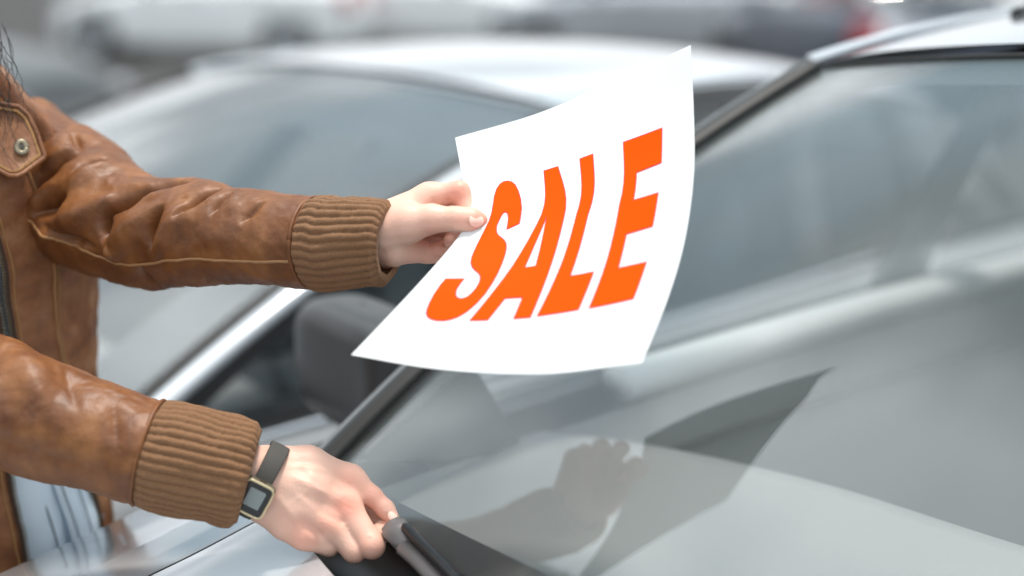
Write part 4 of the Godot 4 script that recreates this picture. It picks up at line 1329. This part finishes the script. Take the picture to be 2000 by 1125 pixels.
func _ready() -> void:
	# camera, sky, light
	var cam := Camera3D.new()
	cam.name = "camera"
	add_child(cam)
	cam.position = Vector3(0, 1.60, 0)
	cam.rotation_degrees = Vector3(-12, 0, 0)
	cam.keep_aspect = Camera3D.KEEP_HEIGHT
	var lens := CameraAttributesPhysical.new()
	lens.frustum_focal_length = 67.7
	lens.frustum_focus_distance = 1.62
	lens.exposure_aperture = 1.7
	lens.frustum_near = 0.05
	lens.frustum_far = 900.0
	cam.attributes = lens
	cam.fov = 20.12
	cam.near = 0.05
	cam.far = 900.0
	var env := Environment.new()
	env.background_mode = Environment.BG_SKY
	env.tonemap_mode = Environment.TONE_MAPPER_LINEAR
	env.tonemap_exposure = 1.58
	env.sdfgi_enabled = true
	env.ssao_enabled = true
	env.ssil_enabled = true
	var clouds := FastNoiseLite.new()
	clouds.seed = 77
	clouds.frequency = 0.9
	clouds.fractal_octaves = 5
	var im := Image.create(512, 256, false, Image.FORMAT_RGBF)
	for y in 256:
		var el := (0.5 - (y + 0.5) / 256.0) * PI
		for x in 512:
			var az := (x + 0.5) / 512.0 * TAU
			var d := Vector3(cos(el) * cos(az), sin(el), cos(el) * sin(az))
			var q := d / maxf(d.y + 0.25, 0.12)
			var k := smoothstep(-0.22, 0.2, clouds.get_noise_3d(q.x, 2.0, q.z))
			var gap := smoothstep(0.05, 0.4, clouds.get_noise_3d(q.x * 0.8, 9.0, q.z * 0.8))
			var c := Color(0.44, 0.51, 0.55).lerp(Color(1.75, 1.86, 1.92), k).lerp(Color(0.44, 0.62, 0.74), gap * 0.8)
			c = c.lerp(Color(1.45, 1.50, 1.56), smoothstep(0.32, 0.1, d.y))
			c *= (1.0 + 2.0 * maxf(d.y, 0.0)) / 2.9
			if d.y < 0: c = Color(0.35, 0.35, 0.35)
			im.set_pixel(x, y, c)
	var pan := PanoramaSkyMaterial.new()
	pan.panorama = ImageTexture.create_from_image(im)
	var sky := Sky.new()
	sky.sky_material = pan
	env.sky = sky
	var we := WorldEnvironment.new()
	we.name = "world"
	we.environment = env
	add_child(we)
	var sun := DirectionalLight3D.new()
	sun.name = "sun"
	sun.light_energy = 0.75
	sun.light_angular_distance = 8.0
	sun.light_color = Color(1.0, 0.97, 0.93)
	sun.shadow_enabled = true
	add_child(sun)
	sun.look_at_from_position(Vector3(0.9, 6.0, -0.6), Vector3.ZERO)
	materials()
	# ground
	var mb := Mb.new()
	mb.flat(Vector3(-400, 0, 300), Vector3(-400, 0, -500), Vector3(400, 0, -500), Vector3(400, 0, 300))
	var g := put("ground", mb, M.asphalt)
	tag(g, "grey asphalt of the car park", "", "", "structure")
	mb = Mb.new()
	for k in 14:
		var x := -24.0 + k * 3.4
		mb.flat(Vector3(x, 0.004, -19), Vector3(x, 0.004, -24), Vector3(x + 0.12, 0.004, -24), Vector3(x + 0.12, 0.004, -19))
	tag(put("bay_markings", mb, M.road_paint), "white painted lines of the far parking bays", "", "", "structure")
	cars()
	sale_sign()
	person()
	watch()


func yawed(at: Vector3, deg: float) -> Transform3D:   # deg: how far the tail points away to the right
	var a := deg_to_rad(deg)
	return Transform3D(Basis(Vector3(cos(a), 0, sin(a)), UP, Vector3(-sin(a), 0, cos(a))), at)


func cars() -> void:
	var near_car := {"name": "silver_car", "near": 2, "glass": "windscreen_glass", "paint": "silver_paint", "pillar_paint": "dark_reflection_paint", "frame_paint": "silver_paint", "waist_trim": "black_plastic", "hw": 0.90, "xb": 0.70, "xt": 0.605, "pz": 0.80, "zt": 0.067, "yt": 1.442, "crown": 0.045, "bowb": 0.06, "bowt": 0.05, "bulge": 0.025,
		"top": [Vector2(-2.25, 0.86), Vector2(-2.1, 0.98), Vector2(-1.6, 1.06), Vector2(-0.4, 1.07), Vector2(0.8, 1.022), Vector2(0.97, 0.99), Vector2(1.225, 0.945), Vector2(1.6, 0.88), Vector2(1.95, 0.76), Vector2(2.1, 0.62)], "square": 6.0, "bottom": 0.22, "wheels": [1.42, -1.32], "wr": 0.32,
		"rz": -1.25, "ry": 1.43, "arch": 0.055, "bz": -1.75, "lift": 0.02, "mirror_turn": 0.15, "pillar": 0.019, "mirror": Vector3(0.22, 0.03, 0.0), "dash_z": 0.33, "hump": 0.006, "hump_x": 0.46}
	var b0: Vector3 = Vector3(-0.2287, 1.0292, -1.6862)
	var turn := yawed(Vector3.ZERO, 90 - 41.3).basis
	var xf := yawed(b0, 48.7)
	xf.origin = b0 - xf.basis * Vector3(-0.70, 0, 0.80)
	xf.origin.y = 0
	var o := car("silver car nearest the camera, its windscreen below the paper sign", "", xf, near_car)
	wiper(o)
	for k in 2:
		var tk := Mb.new()
		blob(tk, Transform3D(Basis(Vector3.RIGHT, -0.6), Vector3(-0.513 + k * 0.022, 1.0, 0.40 - k * 0.01)), Vector3(0.003, 0.02 - k * 0.004, 0.002), 0.4, 6, 10)
		put("sticker_reflection", tk, M.sticker, o)  # white slivers added to stand for a sticker's reflection in the windscreen
	for s in [-1.0, 1.0]:
		var mb := Mb.new()
		var rail := []
		for k in 9:
			var t := k / 8.0
			rail.append(Vector3(s * 0.46, 1.508 + 0.055 * sin(PI * t), lerpf(-0.17, -1.1, t)))
		tube(mb, rail, [0.010], 10)
		put("roof_rail", mb, M.black_plastic, o)
	var c2 := near_car.duplicate()
	c2.merge({"name": "parked_grey_car", "near": 1, "glass": "sky_glass", "paint": "sky_lit_paint", "body_paint": "shaded_body_paint", "pillar_paint": "sky_lit_paint", "frame_paint": "black_plastic", "waist_trim": "chrome", "hw": 0.80, "xb": 0.70, "xt": 0.61, "pz": 0.80, "zt": -0.31, "yt": 1.298, "crown": 0.045, "bowb": 0.12, "bowt": 0.07, "bulge": 0.045,
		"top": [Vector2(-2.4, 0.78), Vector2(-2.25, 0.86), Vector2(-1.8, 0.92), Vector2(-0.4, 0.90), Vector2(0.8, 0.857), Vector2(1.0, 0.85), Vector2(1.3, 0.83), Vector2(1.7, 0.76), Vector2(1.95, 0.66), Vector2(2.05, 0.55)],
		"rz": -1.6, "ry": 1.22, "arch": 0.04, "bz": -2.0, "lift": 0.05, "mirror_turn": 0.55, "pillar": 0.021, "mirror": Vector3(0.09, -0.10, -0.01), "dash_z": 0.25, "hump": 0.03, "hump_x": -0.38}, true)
	var b1: Vector3 = Vector3(-0.6358, 0.8570, -2.1188)
	xf = yawed(b1, 46.0)
	xf.origin = b1 - xf.basis * Vector3(0.70, 0, 0.80)
	xf.origin.y = 0
	car("grey car, sky reflection painted into its roof and shade into its body, parked behind the man, its door mirror beside his arm", "", xf, c2)
	# the far rows
	var far := near_car.duplicate()
	far.merge({"near": 0, "glass": "sky_glass", "frame_paint": "black_plastic"}, true)
	var rows := [
		["white_car", "white_paint", "white car far left behind the black car, its front wheel in view", Vector3(-4.3, 0, -23.4), 97.0],
		["white_car", "white_paint", "white car between the far left white car and the grey car", Vector3(-1.2, 0, -25.0), -78.0],
		["grey_car", "silver_paint", "silver car in the far row behind the top corner of the paper", Vector3(1.9, 0, -22.0), 108.0],
		["navy_car", "navy_paint", "dark blue car behind the parked silver car's roof, red tail light towards the right", Vector3(3.3, 0, -15.5), 172.0],
		["black_car", "black_paint", "black car at the left edge behind the man's shoulder", Vector3(-4.7, 0, -10.6), -74.0],
		["white_car", "white_paint", "white car at the far right beyond the near car's roof", Vector3(6.6, 0, -21.0), -80.0]]
	for r in rows:
		far.name = r[0]
		far.paint = r[1]
		far.pillar_paint = r[1]
		far.erase("body_paint")
		car(r[2], "", yawed(r[3], r[4]), far)
